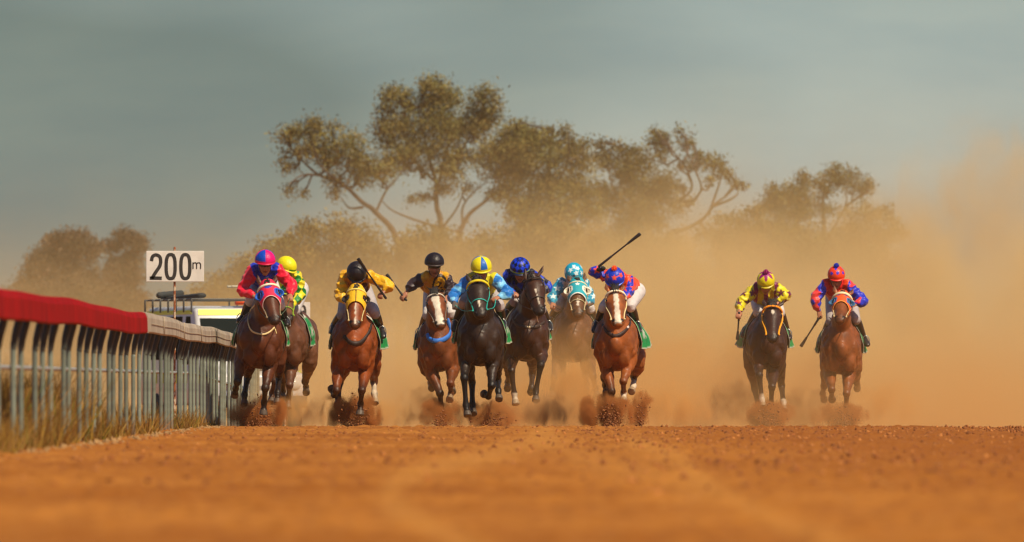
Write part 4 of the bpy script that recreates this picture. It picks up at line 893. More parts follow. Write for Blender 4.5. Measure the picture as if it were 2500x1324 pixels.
# 6 ---------------------------------------------------------------
go(dict(crop=CE, D=161, chest=(185, 860), rump=180, poll=(210, 345), nose=(215, 560), w=1.12, coat=(.17, .070, .026), k=1.12, neck=1.0,
        fl=dict(p=[(90, 860), (60, 960), (50, 1030), (48, 1090)], s=(1, -1, 1), dark=.4), fr=dict(p=[(285, 860), (312, 950), (328, 1030), (338, 1085)], s=(1, -1, 1), dark=.4),
        hl_=dict(p=[(112, 930), (106, 1000), (104, 1050)], s=(-1, 1, 1), dark=.4), hr=dict(p=[(262, 940), (270, 1000), (268, 1050)], s=(-1, 1, 1), dark=.4),
        blaze=[(.52, .0, 0), (.62, .022, 0), (.76, .020, 0), (.85, .0, 0)], ears=[(150, 305), (258, 288)], hood=dict(t0=.45, t1=.62, fn=hood6, cupc=(238, 230, 205), cup=.060), bridle=dict(c=(190, 175, 130), b=(225, 225, 190), bw=.012), flare=(.12, .12), muzzle=.3,
        straps=[], label='dusty bay horse in a turquoise hood with white eye rings, trailing in the dust'),
   dict(helm=(188, 280), hr=.122, pitch=42, yaw=0, sh=[(100, 345), (262, 345)], arm=[((48, 440), (50, 480)), ((295, 455), (262, 480))], leg=[((90, 500), (45, 560), (42, 630)), ((290, 510), (322, 580), (325, 640))],
        torso=('stars', (205, 198, 198), (60, 130, 150), .16), sleeve=('stars', (15, 150, 185), (215, 235, 235), .115), cap=capstars((10, 165, 200), (230, 245, 245), [(-38, 38), (20, 52), (-20, 78), (62, 70), (-80, 70), (0, 12), (110, 60), (-130, 60), (55, 30)], 17), peak=(15, 150, 185), hf=.2,
        label='person in turquoise with white stars on cap and sleeves, at the back of the group'))
# 7 ---------------------------------------------------------------
def ex7(Q, col, sl, P):
    n = vnoise(Q, 3.5, 1); col[~sl] = mixv(col[~sl], lin((215, 15, 10)), np.clip(n[~sl] * 3, 0, .8)); return col
go(dict(crop=CE, D=150.6, chest=(455, 915), rump=520, poll=(456, 408), nose=(474, 622), w=1.02, coat=(.36, .100, .020), k=1.12,
        fl=dict(p=[(398, 880), (432, 1050), (437, 1130), (436, 1215)], s=(1, -1, 1)), fr=dict(p=[(548, 850), (508, 985), (510, 1055), (510, 1120)], s=(1, -1, 1), sock=1.95, dark=.5),
        hl_=dict(p=[(385, 960), (392, 1010), (398, 1065)], s=(-1, -1, 1)), hr=dict(p=[(578, 950), (572, 1015), (560, 1052)], s=(-1, 1, 1), sock=1.6, dark=.8),
        blaze=[(.08, .0, 0), (.12, .040, 0), (.3, .034, 0), (.6, .034, 0), (.85, .045, 0), (1.02, .05, 0)], ears=[(396, 360), (504, 360)], bridle=dict(c=(225, 205, 150), b=(238, 225, 190), bw=.016, nose=0, cw=.009), flare=(.10, .18), muzzle=.1, forelock=34,
        straps=[('breast_strap', (50, 30, 26), .026, [(372, 620), (400, 665), (450, 692), (505, 670), (545, 625), (552, 590)]), ('strap_pad', (225, 205, 200), .020, [(532, 640), (540, 632)])],
        label='bright chestnut horse with a wide white blaze and white browband'),
   dict(helm=(452, 312), hr=.122, pitch=38, yaw=-4, sh=[(405, 305, .02), (545, 325)], arm=[((318, 274, -.02), (345, 268, .06)), ((545, 390), (522, 440))], leg=[((385, 500), (345, 590), (322, 655)), ((552, 495), (590, 590), (606, 660))],
        torso=('plain', (245, 75, 10)), sleeve=('stars', (25, 45, 190), (235, 75, 40), .12), extra=ex7, cap=capstars((20, 55, 190), (240, 85, 35), [(4, 52), (58, 52), (-56, 60), (120, 55), (-125, 55), (180, 50)], 19), peak=(15, 75, 215), pom=(245, 85, 20), glove=((50, 50, 42), None), palm=((.3, 0, 1), None), whip=((616, 30), (352, 238), 'black riding whip raised high and slanting up to the right'), whiph=0, hf=.2, px=.15, rein=(0, 1),
        label='person in orange, blue starred sleeves, blue cap with orange pompom, arm raised'))
# 8 ---------------------------------------------------------------
go(dict(crop=CF, D=157, chest=(282, 835), rump=262, poll=(325, 370), nose=(326, 622), w=1.0, coat=(.052, .018, .012), k=1.12,
        fl=dict(p=[(225, 780), (226, 880), (246, 1060), (258, 1125)], s=(1, -1, 1), sock=1.75), fr=dict(p=[(330, 860), (322, 970), (316, 1090), (312, 1165)], s=(1, -1, 1), sock=0),
        hl_=dict(p=[(192, 980), (226, 1140), (234, 1215)], s=(-1, 1, 1)), hr=dict(p=[(394, 960), (408, 1085), (416, 1150)], s=(-1, 1, 1), sock=1.9),
        blaze=[(.17, .0, 0), (.20, .022, 0), (.27, .024, .006), (.33, .0, .01)], ears=[(258, 318), (408, 325)], bridle=dict(c=(240, 160, 10), b=(250, 150, 10), bw=.018, nose=0, cw=.014), flare=(.16, .15), muzzle=.7, forelock=60,
        label='dark brown horse with an orange bridle and a small white star'),
   dict(helm=(276, 168), hr=.112, pitch=38, yaw=0, sh=[(195, 225), (352, 215)], arm=[((90, 335), (75, 405)), ((425, 285, .15), (375, 325, .2))], leg=[((222, 400), (150, 510), (108, 582)), ((378, 400), (432, 540), (450, 602))],
        torso=('stripes', (205, 185, 15), (125, 5, 80), .145, -.04), sleeve=('stars', (228, 212, 10), (110, 10, 60), .13), cap=cap8, peak=(190, 175, 10), pom=(150, 5, 100), whip=((62, 612), (76, 412), 'short black riding whip hanging straight down beside the yellow and purple rider'), whiph=0, hf=.2, rein=(0, 1), reinc=(30, 20, 18),
        label='person in yellow with purple stripes, yellow cap topped by a purple pompom'))
# 9 ---------------------------------------------------------------
def ex9(Q, col, sl, P):
    m = ~sl; col[m] = mixv(col[m], lin((248, 95, 15)), np.clip((Q[m][:, 0] - .03) / .10, 0, 1)); return col
go(dict(crop=CG, D=159, chest=(345, 872), rump=350, poll=(360, 288), nose=(338, 480), w=1.0, coat=(.28, .078, .018), k=1.06, fp=.7, neck=.95, hl=.58,
        fl=dict(p=[(262, 870), (278, 990), (278, 1050), (282, 1066)], s=(1, -1, -1), dark=.5), fr=dict(p=[(408, 880), (390, 1020), (388, 1110), (386, 1180)], s=(1, -1, 1), dark=.4),
        hl_=dict(p=[(222, 960), (210, 1020), (222, 1070)], s=(-1, -1, -1), dark=.6), hr=dict(p=[(464, 930), (470, 955), (470, 985)], s=(-1, -1, -1), dark=.6),
        ears=[(298, 215), (438, 240)], hood=dict(t0=.40, t1=.62, fn=hood9, cupc=(45, 105, 150), cup=.055), bridle=dict(c=(215, 190, 140), b=(240, 215, 170), bw=.024, nose=0), flare=(.08, .10), muzzle=.5,
        label='chestnut horse in an orange hood with its head held high, on the far right'),
   dict(helm=(313, 125), hr=.110, pitch=28, yaw=0, sh=[(228, 195), (398, 195)], arm=[((155, 315), (178, 395, .1)), ((512, 325, .15), (455, 350, .25))], leg=[((275, 465), (215, 590), (190, 645)), ((455, 450), (515, 590), (545, 650))],
        torso=('plain', (220, 15, 10)), sleeve=('blotch', (20, 40, 190), (240, 55, 50), 10, .16), extra=ex9, cap=cap9, peak=(215, 40, 20), pom=(20, 40, 180), whip=((48, 664), (192, 438), 'black riding whip pointing down and outwards beside the far right rider'), whiph=0, hf=.15, rein=(0, 1), grey=1,
        label='person in red, blue spotted sleeves, red cap with blue pompom, far right'))
# ================================================================ running rail along the track
def fx(Y): return -3.56 - .50 * (Y - 79) / 81
def fh(Y): return 1.15 + .10 * min(1, max(0, (Y - 79) / 40)) + .05 * min(1, max(0, (Y - 119) / 45)) - gz(Y) + .010 * math.sin(Y * .22) + .006 * math.sin(Y * .55 + 1)
M_POST = mat('post_paint', rough=.5, vcol='col', noise_scale=14, noise_amt=.25)
M_RED = mat('red_rail_cover', (.30, .0012, .0012), .7, spec=.06, noise_scale=2.2, noise_amt=.3, bump=.3, bump_scale=3)
b = NB('weathered_rail_cover'); p_ = b.n('BsdfPrincipled'); b.l(p_.outputs[0], b.out.inputs[0]); p_.inputs['Roughness'].default_value = .7
t_ = b.n('TexCoord'); m_ = b.n('Mapping'); m_.inputs['Scale'].default_value = (1, 1.1, .35); b.l(t_.outputs['Object'], m_.inputs[0])
n_ = b.n('TexNoise'); n_.inputs['Scale'].default_value = 1.6; n_.inputs['Detail'].default_value = 8; n_.inputs['Roughness'].default_value = .75; b.l(m_.outputs[0], n_.inputs['Vector'])
c_ = b.n('ValToRGB'); c_.color_ramp.elements[0].position = .36; c_.color_ramp.elements[0].color = (.20, .155, .11, 1); c_.color_ramp.elements[1].position = .62; c_.color_ramp.elements[1].color = (.50, .42, .31, 1)
b.l(n_.outputs['Fac'], c_.inputs[0]); b.l(c_.outputs[0], p_.inputs['Base Color']); M_PALE = b.m
root = bpy.data.objects.new('running_rail', None); C.objects.link(root); root.location = (fx(90), 90, 0)
setp(root, label='curved post running rail with red then weathered beige cover along the left of the track', category='fence')
B0 = np.array([fx(90), 90, 0])
pm = None; Y = 77.0; i = 0
while Y < 192:
    jx = random.uniform(-.02, .02)
    if pm is None or True:
        h_ = fh(Y) - gz(Y) * 0
        mb = MB(); g = -.05
        mb.tube([(0, 0, g), (0, 0, .4), (0, 0, .78), (.002, 0, h_ - .42), (.012, 0, h_ - .33), (.034, 0, h_ - .24), (.055, 0, h_ - .14)], [(.021, .021)] * 4 + [(.027, .03), (.03, .034), (.03, .034)], seg=10, sub=4)
        me = mb.mesh('post'); q = coords(me); t = np.clip((q[:, 2] - (h_ - .45)) / .08, 0, 1)
        cc = mixv(np.repeat(np.array([[.185, .22, .17]]) * random.uniform(.75, 1.15), len(q), 0), (.012, .014, .016), t)
        low = np.clip((.16 - q[:, 2]) / .12, 0, 1); cc = mixv(cc, (.25, .12, .05), low * .7); set_col(me, cc)
    link('post', me, root, loc=(fx(Y) + jx - B0[0], Y - 90, gz(Y)), mats=[M_POST])
    Y += 2.12 + random.uniform(-.08, .08)
def cover(y0, y1, name, m, step=.5):
    V = []; F = []; ys = np.arange(y0, y1 + .01, step)
    prof = [(-.045, -.19), (-.05, -.06), (-.035, -.012), (0, 0), (.035, -.012), (.055, -.06), (.06, -.20), (.045, -.215), (.035, -.19), (.03, -.06), (-.02, -.05), (-.03, -.18)]
    for y in ys:
        for a, c in prof: V.append((fx(y) + .055 + a - B0[0], y - 90, fh(y) + gz(y) + c))
    n = len(prof); F = [(i * n + k, i * n + (k + 1) % n, (i + 1) * n + (k + 1) % n, (i + 1) * n + k) for i in range(len(ys) - 1) for k in range(n)]
    F += [tuple(range(n)), tuple((len(ys) - 1) * n + k for k in range(n))][:2]
    me = bpy.data.meshes.new(name); me.from_pydata(V, [], F); return link(name, me, root, mats=[m], smooth=False)
cover(74, 114.9, 'red_cover', M_RED); pc = cover(115, 192, 'beige_cover', M_PALE)
sm = MB()
for y in np.arange(121, 190, 9.5): sm.box((fx(y) + .121 - B0[0], y - 90, fh(y) + gz(y) - .11), (.006, .10, .19))
sm.tube([(fx(y) + .119 - B0[0], y - 90, fh(y) + gz(y) - .12) for y in np.arange(116, 190, 2)], [.004] * 37, seg=5, sub=1)
sm.obj('joint_strips', mat('joint_strip', (.42, .33, .22), .7), pc)
mb = MB(); mb.tube([(fx(y) - .03 - B0[0], y - 90, .60 + gz(y) + .08 * min(1, (y - 74) / 70)) for y in np.arange(74, 192, 4)], [.018] * 30, seg=8, sub=1); mb.obj('lower_rail', mat('lower_rail', (.30, .30, .28), .5, noise_scale=4), root)
# ---------------------------------------------------------------- distance marker boards
M_BOARD = mat('board_paint', (.74, .72, .64), .55, noise_scale=9, noise_amt=.10); M_INK = mat('board_lettering', (.03, .028, .025), .6, noise_scale=40, noise_amt=.5)
M_RUST = NB('rusty_pole'); b = M_RUST; p_ = b.n('BsdfPrincipled'); b.l(p_.outputs[0], b.out.inputs[0]); p_.inputs['Roughness'].default_value = .8
t_ = b.n('TexCoord'); n_ = b.n('TexNoise'); n_.inputs['Scale'].default_value = 14; n_.inputs['Detail'].default_value = 5; b.l(t_.outputs['Object'], n_.inputs['Vector'])
c_ = b.n('ValToRGB'); c_.color_ramp.elements[0].position = .50; c_.color_ramp.elements[0].color = (.30, .095, .03, 1); c_.color_ramp.elements[1].position = .56; c_.color_ramp.elements[1].color = (.62, .50, .34, 1)
b.l(n_.outputs['Fac'], c_.inputs[0]); b.l(c_.outputs[0], p_.inputs['Base Color']); M_RUST = b.m
def digit(ch, x, y, w, h, r, k):                    # strokes in board coordinates
    if ch == '0': return [(x + w / 2 * (1 + math.copysign(abs(math.cos(a)) ** .75, math.cos(a))), y + h / 2 * (1 + math.copysign(abs(math.sin(a)) ** .75, math.sin(a)))) for a in np.linspace(0, 2 * math.pi, 29)]
    if ch == '2': return [(x, y + h * .74), (x + w * .12, y + h * .93), (x + w * .5, y + h), (x + w * .9, y + h * .92), (x + w, y + h * .72), (x + w * .88, y + h * .52), (x + w * .45, y + h * .27), (x + w * .02, y + h * .0)]
def marker(D, px0, px1, py0, py1, poleP, label, chars, m_text=True, r=.021):
    A = np.array(PX(px0, py1, D)); Bp = np.array(PX(px1, py0, D)); g = gz(D); pole_x = PX(poleP, 700, D)[0]
    rt = bpy.data.objects.new('distance_marker', None); C.objects.link(rt); rt.location = (pole_x, D + .03, g); setp(rt, label=label, category='sign', group='distance marker boards')
    o = np.array([pole_x, D + .03, g]); A -= o; Bp -= o; W, Hh = Bp[0] - A[0], Bp[2] - A[2]
    MB().tube([(0, 0, -.1), (0, 0, Bp[2] + .04 * (D / 138))], [.0135, .0135], seg=10).obj('pole', M_RUST, rt)
    bo = MB().box(((A[0] + Bp[0]) / 2, -.027, (A[2] + Bp[2]) / 2), (W, .014, Hh)); me = bo.mesh('board')
    me = bake(me, [('BEVEL', dict(width=.004, segments=2))]); bd = link('board', me, rt, mats=[M_BOARD], smooth=False)
    lb = MB(); f = lambda u, v: (A[0] + u * W, -.0355, A[2] + v * Hh)
    for ch, x, y, w_, h_ in chars:
        if ch == 'm':
            for pts in ([(x, y), (x, y + h_)], [(x, y + h_ * .8), (x + w_ * .28, y + h_ * 1.0), (x + w_ * .47, y + h_ * .75), (x + w_ * .47, y)], [(x + w_ * .47, y + h_ * .8), (x + w_ * .76, y + h_), (x + w_, y + h_ * .75), (x + w_, y)]):
                lb.tube([f(*p) for p in pts], [(r * .36, .0035)] * len(pts), side=(1, 0, 0) if len(pts) == 2 else (1, 0, 0), seg=8, sub=4)
        else:
            P_ = [np.array(f(*p)) for p in digit(ch, x, y, w_, h_, 0, 0)]
            def ribbon(P_):
                P_ = catmull(P_, 3); T = np.gradient(np.array(P_), axis=0); V = []
                for p, t in zip(P_, T):
                    n = np.array([-t[2], 0, t[0]]); n /= np.linalg.norm(n) + 1e-9; V += [p + n * r, p - n * r, p - n * r + [0, .006, 0], p + n * r + [0, .006, 0]]
                F = [(i * 4 + k, i * 4 + (k + 1) % 4, i * 4 + 4 + (k + 1) % 4, i * 4 + 4 + k) for i in range(len(P_) - 1) for k in range(4)]
                lb.add(V, F + [(0, 1, 2, 3), tuple((len(P_) - 1) * 4 + k for k in (3, 2, 1, 0))])
            ribbon(P_)
            if ch == '2': ribbon([np.array(f(x - .03, y + .025)), np.array(f(x + w_ * .5, y + .025)), np.array(f(x + w_ * 1.12, y + .02))])
    lb.obj('lettering', M_INK, bd, smooth=False)
    bt = MB(); bt.ell((0, -.036, A[2] + Hh * .9), .006, seg=8, rings=6); bt.ell((0, -.036, A[2] + Hh * .1), .006, seg=8, rings=6); bt.obj('bolts', M_STEEL, bd)
marker(138, 357, 498, 613, 688, 426, 'white board reading 200m on a rusty pole behind the rail', [('2', .09, .09, .16, .78), ('0', .345, .10, .155, .78), ('0', .60, .10, .155, .78), ('m', .81, .42, .13, .20)])
marker(196, 640, 757, 738, 788, 696, 'faint white board with a pale zero, half hidden in dust behind riders', [('0', .76, .16, .14, .66)], r=.02)
# ---------------------------------------------------------------- ambulance parked behind the rail
M_WHITE = mat('white_car_paint', (.62, .62, .60), .3, noise_scale=2, noise_amt=.06, coat=.3); M_FLUO = mat('fluorescent_stripe', (.62, .78, .01), .4); M_YEL = mat('yellow_stripe', (.90, .78, .0), .4)
M_GLASS = mat('tinted_glass', (.012, .018, .018), .9, spec=.0); M_TYRE = mat('tyre_rubber', (.02, .02, .02), .8); M_RACK = mat('rack_metal', (.10, .10, .09), .5, metal=.4); M_GEAR = mat('canvas_gear', (.035, .038, .035), .8, noise_scale=3, noise_amt=.3); M_LAD = mat('ladder', (.45, .42, .30), .5); M_ORG = mat('orange_light', (.85, .10, .02), .4)
Dv = 205.0; th = R(17); orig = np.array([PX(590, 900, Dv)[0], Dv, gz(Dv)])
va = bpy.data.objects.new('ambulance', None); C.objects.link(va); va.location = tuple(orig); va.rotation_euler = (0, 0, th)
setp(va, label='white ambulance with yellow stripes and a loaded roof rack behind the rail', category='ambulance')
HW = .84; prof = [(-1.25, .55), (-1.3, .75), (-1.25, 1.12), (-.1, 1.28), (.40, 2.17), (.48, 2.29), (.75, 2.35), (3.6, 2.34), (3.85, 2.24), (3.95, 1.2), (3.95, .55)]
V = [(sx * HW * (1 - .10 * max(0, z - 1.2)), y, z) for sx in (-1, 1) for y, z in prof]; n = len(prof)
F = [tuple(range(n)), tuple(range(2 * n - 1, n - 1, -1))] + [(k, k + n, (k + 1) % n + n, (k + 1) % n) for k in range(n)]
me = bpy.data.meshes.new('body'); me.from_pydata(V, [], F); me = bake(me, [('BEVEL', dict(width=.07, segments=3, limit_method='ANGLE', angle_limit=R(20)))]); link('body', me, va, mats=[M_WHITE])
def wx(z): return HW * (1 - .10 * max(0, z - 1.2))
def panel(name, pts, m, t=.012, par=va):
    pts = np.array(pts, float); nrm = np.cross(pts[1] - pts[0], pts[2] - pts[0]); nrm /= np.linalg.norm(nrm); nrm = nrm * (1 if (nrm @ (pts.mean(0) - np.array([0, 1.5, 1.3])) > 0) else -1)
    V = [tuple(p + nrm * t) for p in pts] + [tuple(p - nrm * .02) for p in pts]; k = len(pts)
    mm = bpy.data.meshes.new(name); mm.from_pydata(V, [], [tuple(range(k)), tuple(range(2 * k - 1, k - 1, -1))] + [(i, i + k, (i + 1) % k + k, (i + 1) % k) for i in range(k)])
    return link(name, mm, par, mats=[m], smooth=False)
panel('windscreen', [(-.72, -.06, 1.35), (.72, -.06, 1.35), (.68, .372, 2.12), (-.68, .372, 2.12)], M_GLASS)
st = panel('yellow_stripe', [(-.70, .407, 2.18), (.70, .407, 2.18), (.68, .473, 2.28), (-.68, .473, 2.28)], M_YEL)
for sx in (-1, 1):
    X_ = lambda z: sx * wx(z)
    panel('window', [(X_(1.35), .30, 1.35), (X_(1.35), .98, 1.35), (X_(2.16), .98, 2.16), (X_(2.16), .72, 2.16)], M_GLASS)
    panel('window', [(X_(1.38), 1.25, 1.38), (X_(1.38), 3.7, 1.38), (X_(2.16), 3.6, 2.16), (X_(2.16), 1.25, 2.16)], M_GLASS)
    panel('fluorescent_stripe', [(X_(2.20), .62, 2.20), (X_(2.20), 3.75, 2.20), (X_(2.27), 3.72, 2.27), (X_(2.27), .68, 2.27)], M_FLUO)
    for k in range(9): panel('reflective_square', [(X_(1.05), -.9 + k * .52, .95), (X_(1.05), -.64 + k * .52, .95), (X_(1.2), -.64 + k * .52, 1.18), (X_(1.2), -.9 + k * .52, 1.18)], M_FLUO)
    for y in (-.62, 2.75):
        w_ = MB().tube([(sx * .64, y, .39), (sx * .85, y, .39)], [(.38, .38)] * 2, side=(0, 1, 0), seg=28, cap=False).obj('wheel', M_TYRE, va)
        MB().tube([(sx * .80, y, .39), (sx * .875, y, .39)], [(.21, .21)] * 2, side=(0, 1, 0), seg=20, cap=False).obj('rim', M_RACK, w_)
    MB().ell((sx * .62, -1.28, .92), (.13, .05, .10)).obj('headlight', mat('headlight', (.6, .6, .55), .15), va)
    MB().box((sx * .98, .25, 1.42), (.16, .06, .26)).obj('mirror', M_GEAR, va)
MB().box((0, -1.42, .62), (1.6, .16, .22)).obj('bumper', M_GEAR, va)
g = MB(); [g.tube([(x, -1.50, .6), (x, -1.52, 1.2)], [.03, .03], seg=8) for x in (-.5, -.2, .2, .5)]; g.tube([(-.6, -1.52, 1.2), (.6, -1.52, 1.2)], [.03, .03], seg=8); g.obj('bull_bar', M_RACK, va)
g = MB()
for sx in (-1, 1): g.tube([(sx * .74, .5, 2.47), (sx * .74, 3.7, 2.47)], [.02, .02], seg=6)
for y in np.linspace(.5, 3.7, 7): g.tube([(-.80, y, 2.47), (.80, y, 2.47)], [.016, .016], seg=6); [g.tube([(sx * .8, y, 2.25), (sx * .8, y, 2.46)], [.018, .018], seg=6) for sx in (-1, 1)]
rk = g.obj('roof_rack', M_RACK, va)
g = MB(); g.tube([(-.50, .9, 2.54), (-.45, 2.2, 2.52), (-.5, 3.3, 2.50)], [(.09, .05), (.14, .045), (.12, .03)], seg=12); g.obj('gear_bag', M_GEAR, rk)
g = MB(); g.tube([(-.75, 2.9, 2.56), (-.2, 3.4, 2.6)], [.06, .06], seg=10); g.obj('rolled_tarp', M_GEAR, rk)
g = MB(); [g.tube([(-.05, y, 2.70), (.72, y, 2.68)], [.022, .022], seg=6) for y in (.45, .75)]; [g.tube([(x, .45, 2.69), (x, .75, 2.69)], [.014, .014], seg=6) for x in np.linspace(0, .7, 5)]; g.obj('ladder', M_LAD, rk)
MB().box((.28, .62, 2.40), (.44, .12, .06)).obj('orange_light_bar', M_ORG, va)
# ---------------------------------------------------------------- dry grass and ground litter along the rail
def grass(n, pos, name, label, m):
    V = np.empty((n, 3, 3)); col = np.empty((n, 3, 3))
    for i in range(n):
        p, h_, w_ = pos(); a = rng.uniform(0, 2 * math.pi); ln = rng.normal(size=2) * h_ * .38
        d = np.array([math.cos(a), math.sin(a) * .3, 0]) * w_; top = p + np.array([ln[0], ln[1], h_])
        V[i] = (p - d, p + d, top); c = np.array([.26, .145, .035]) * rng.uniform(.55, 1.35) * np.array([1, rng.uniform(.85, 1.1), rng.uniform(.6, 1.2)])
        if rng.random() < .05: c = np.array([.10, .13, .02])
        col[i] = c
    me = mesh_np(name, V.reshape(-1, 3), np.arange(3 * n).reshape(-1, 3)); set_col(me, col.reshape(-1, 3)); o = link(name, me, mats=[m], smooth=False); setp(o, kind='stuff', label=label)
M_GRASS = mat('dry_grass', rough=.85, vcol='col', spec=.1)
tufts = [(fx(Y) + rng.uniform(-1.6, .10), Y, rng.uniform(.10, .34), rng.uniform(.08, .26)) for Y in rng.uniform(72, 150, 420)]
tall = [(fx(Y) - rng.uniform(.15, 1.2), Y, rng.uniform(.40, .72), rng.uniform(.2, .4)) for Y in rng.uniform(86, 103, 110)]
tufts += tall
def gp():
    if rng.random() < .72:
        t = tufts[rng.integers(0, len(tufts))]; x, y = t[0] + rng.normal() * t[3] * .5, t[1] + rng.normal() * t[3]; h_ = t[2] * rng.uniform(.4, 1.15)
    else:
        y = 72 + 190 * rng.random() ** 1.3; x = fx(y) - .2 - rng.random() ** .8 * 9 * (y / 200 + .4); h_ = rng.uniform(.06, .28)
    if x > fx(y) + .14: x = fx(y) + .14 - rng.random() * .2; h_ *= .6
    return np.array([x, y, gz(y) - .01]), h_, rng.uniform(.004, .009)
grass(52000, gp, 'dry_grass', 'golden dry grass tufts growing under and behind the running rail', M_GRASS)
def edge(i):
    Y = rng.uniform(76, 150); r = .008 + .02 * rng.random() ** 3; return np.array([fx(Y) + .12 + abs(rng.normal()) * .12, Y, gz(Y) + r * .3]), r
rocks(900, edge, mat('straw_litter', (.34, .19, .07), .95, noise_scale=9), 'ground_litter', 'straw litter and clods lying along the foot of the rail', .6)
# ---------------------------------------------------------------- dirt thrown up by the hooves
M_SPRAY = mat('flying_dirt', (.24, .085, .025), .95, noise_scale=9, noise_amt=.4)
def spray(px, D, w_, hgt, n, label, lean=0):
    g = PX(px, 1043, D); gx, gy = g[0], D
    def fn(i):
        u = rng.normal() * .38; v = rng.random() ** 1.9; x = gx + (u * (.45 + .9 * v) + lean * v) * w_; z = gz(D) + .01 + v * hgt * max(.12, 1 - abs(u) * .55) * rng.uniform(.6, 1.2); y = gy + rng.normal() * .18
        return np.array([x, y, z]), .0025 + .015 * rng.random() ** 5
    rocks(n, fn, M_SPRAY, 'dirt_spray', label, .5)
SP = [(632, 149.6, .34, .38, 1500, 'dirt clods kicked up under the pink hooded horse', 0), (872, 150.2, .30, .40, 1500, 'dirt clods kicked up under the yellow hooded horse', -.2), (1078, 153.6, .16, .25, 500, 'dirt clods kicked up under the broad blazed horse', 0), (1200, 150.6, .26, .22, 800, 'dirt clods kicked up behind the near black horse', .2), (1492, 150.0, .26, .36, 1500, 'dirt clods kicked up under the white blazed chestnut horse', 0), (1562, 150.8, .12, .42, 450, 'thin spurt of dirt flying up right of the white blazed chestnut', .5), (1876, 156.2, .26, .34, 1200, 'dirt clods kicked up under the dark brown horse', .1), (2062, 158.2, .24, .30, 1100, 'dirt clods kicked up under the far right chestnut horse', 0)]
for a in SP: spray(*a)
# ================================================================ dust in the air
def volume_mat(name, color, dens_fn, aniso=0.0, rate=1.0):
    b = NB(name); v = b.n('VolumePrincipled'); v.inputs['Color'].default_value = (*color, 1); v.inputs['Anisotropy'].default_value = aniso
    v.inputs['Density Attribute'].default_value = ''
    b.l(v.outputs[0], b.out.inputs['Volume'])
    d = dens_fn(b)
    if isinstance(d, (int, float)): v.inputs['Density'].default_value = d
    else: b.l(d, v.inputs['Density'])
    b.m.cycles.volume_step_rate = rate
    return b.m
def dom(name, lo, hi, m, label):
    c = [(a + b) / 2 for a, b in zip(lo, hi)]; d = [b - a for a, b in zip(lo, hi)]
    o = MB().box((0, 0, 0), d).obj(name, m, loc=c, smooth=False); setp(o, kind='stuff', label=label); return o
DUST = (.94, .74, .36)
# even haze round everything
dom('haze', (-260, -30, -4), (260, 900, 17.5), volume_mat('haze_air', (.93, .83, .64), lambda b: .00010), 'thin tan haze in the air over the racecourse')
# big rolling dust behind the field
def big(b):
    g = b.n('NewGeometry'); s = b.n('SeparateXYZ'); b.l(g.outputs['Position'], s.inputs[0])
    nz = b.n('TexNoise'); nz.inputs['Scale'].default_value = .24; nz.inputs['Detail'].default_value = 5; nz.inputs['Roughness'].default_value = .6; nz.inputs['Distortion'].default_value = .5; b.l(g.outputs['Position'], nz.inputs['Vector'])
    z = b.math('ADD', b.math('ADD', s.outputs[2], .6), b.math('MULTIPLY', b.math('SUBTRACT', nz.outputs['Fac'], .5), -7.0))
    fc = b.n('FloatCurve'); fc.inputs[0].default_value = 1
    x01 = b.maprange(s.outputs[0], -14, 15, 0, 1); b.l(x01, fc.inputs['Value'])
    cu = fc.mapping.curves[0]; pts = [(0, .34), (.12, .33), (.3, .33), (.44, .37), (.6, .38), (.76, .38), (.88, .42), (1, .42)]
    while len(cu.points) < len(pts): cu.points.new(.5, .5)
    for q, p in zip(cu.points, pts): q.location = p
    fc.mapping.update()
    h = b.math('MULTIPLY', fc.outputs[0], 8.8)
    e = b.math('EXPONENT', b.math('MULTIPLY', b.math('POWER', b.math('MAXIMUM', b.math('DIVIDE', z, h), 0), 2.0), -1.0))
    fd = b.n('FloatCurve'); b.l(x01, fd.inputs['Value']); cu = fd.mapping.curves[0]; pts = [(0, .22), (.2, .22), (.3, .32), (.42, .42), (.55, .62), (.68, .85), (.8, .7), (1, .55)]
    while len(cu.points) < len(pts): cu.points.new(.5, .5)
    for q, p in zip(cu.points, pts): q.location = p
    fd.mapping.update()
    n2 = b.maprange(nz.outputs['Fac'], .42, .60, .10, 2.1)
    return b.math('MULTIPLY', b.math('MULTIPLY', e, n2), b.math('MULTIPLY', fd.outputs[0], .085))
dom('dust_cloud', (-17, 212, -2), (19, 292, 11.5), volume_mat('rolling_dust', DUST, big, rate=.5), 'big tan dust cloud rolling behind the horses')
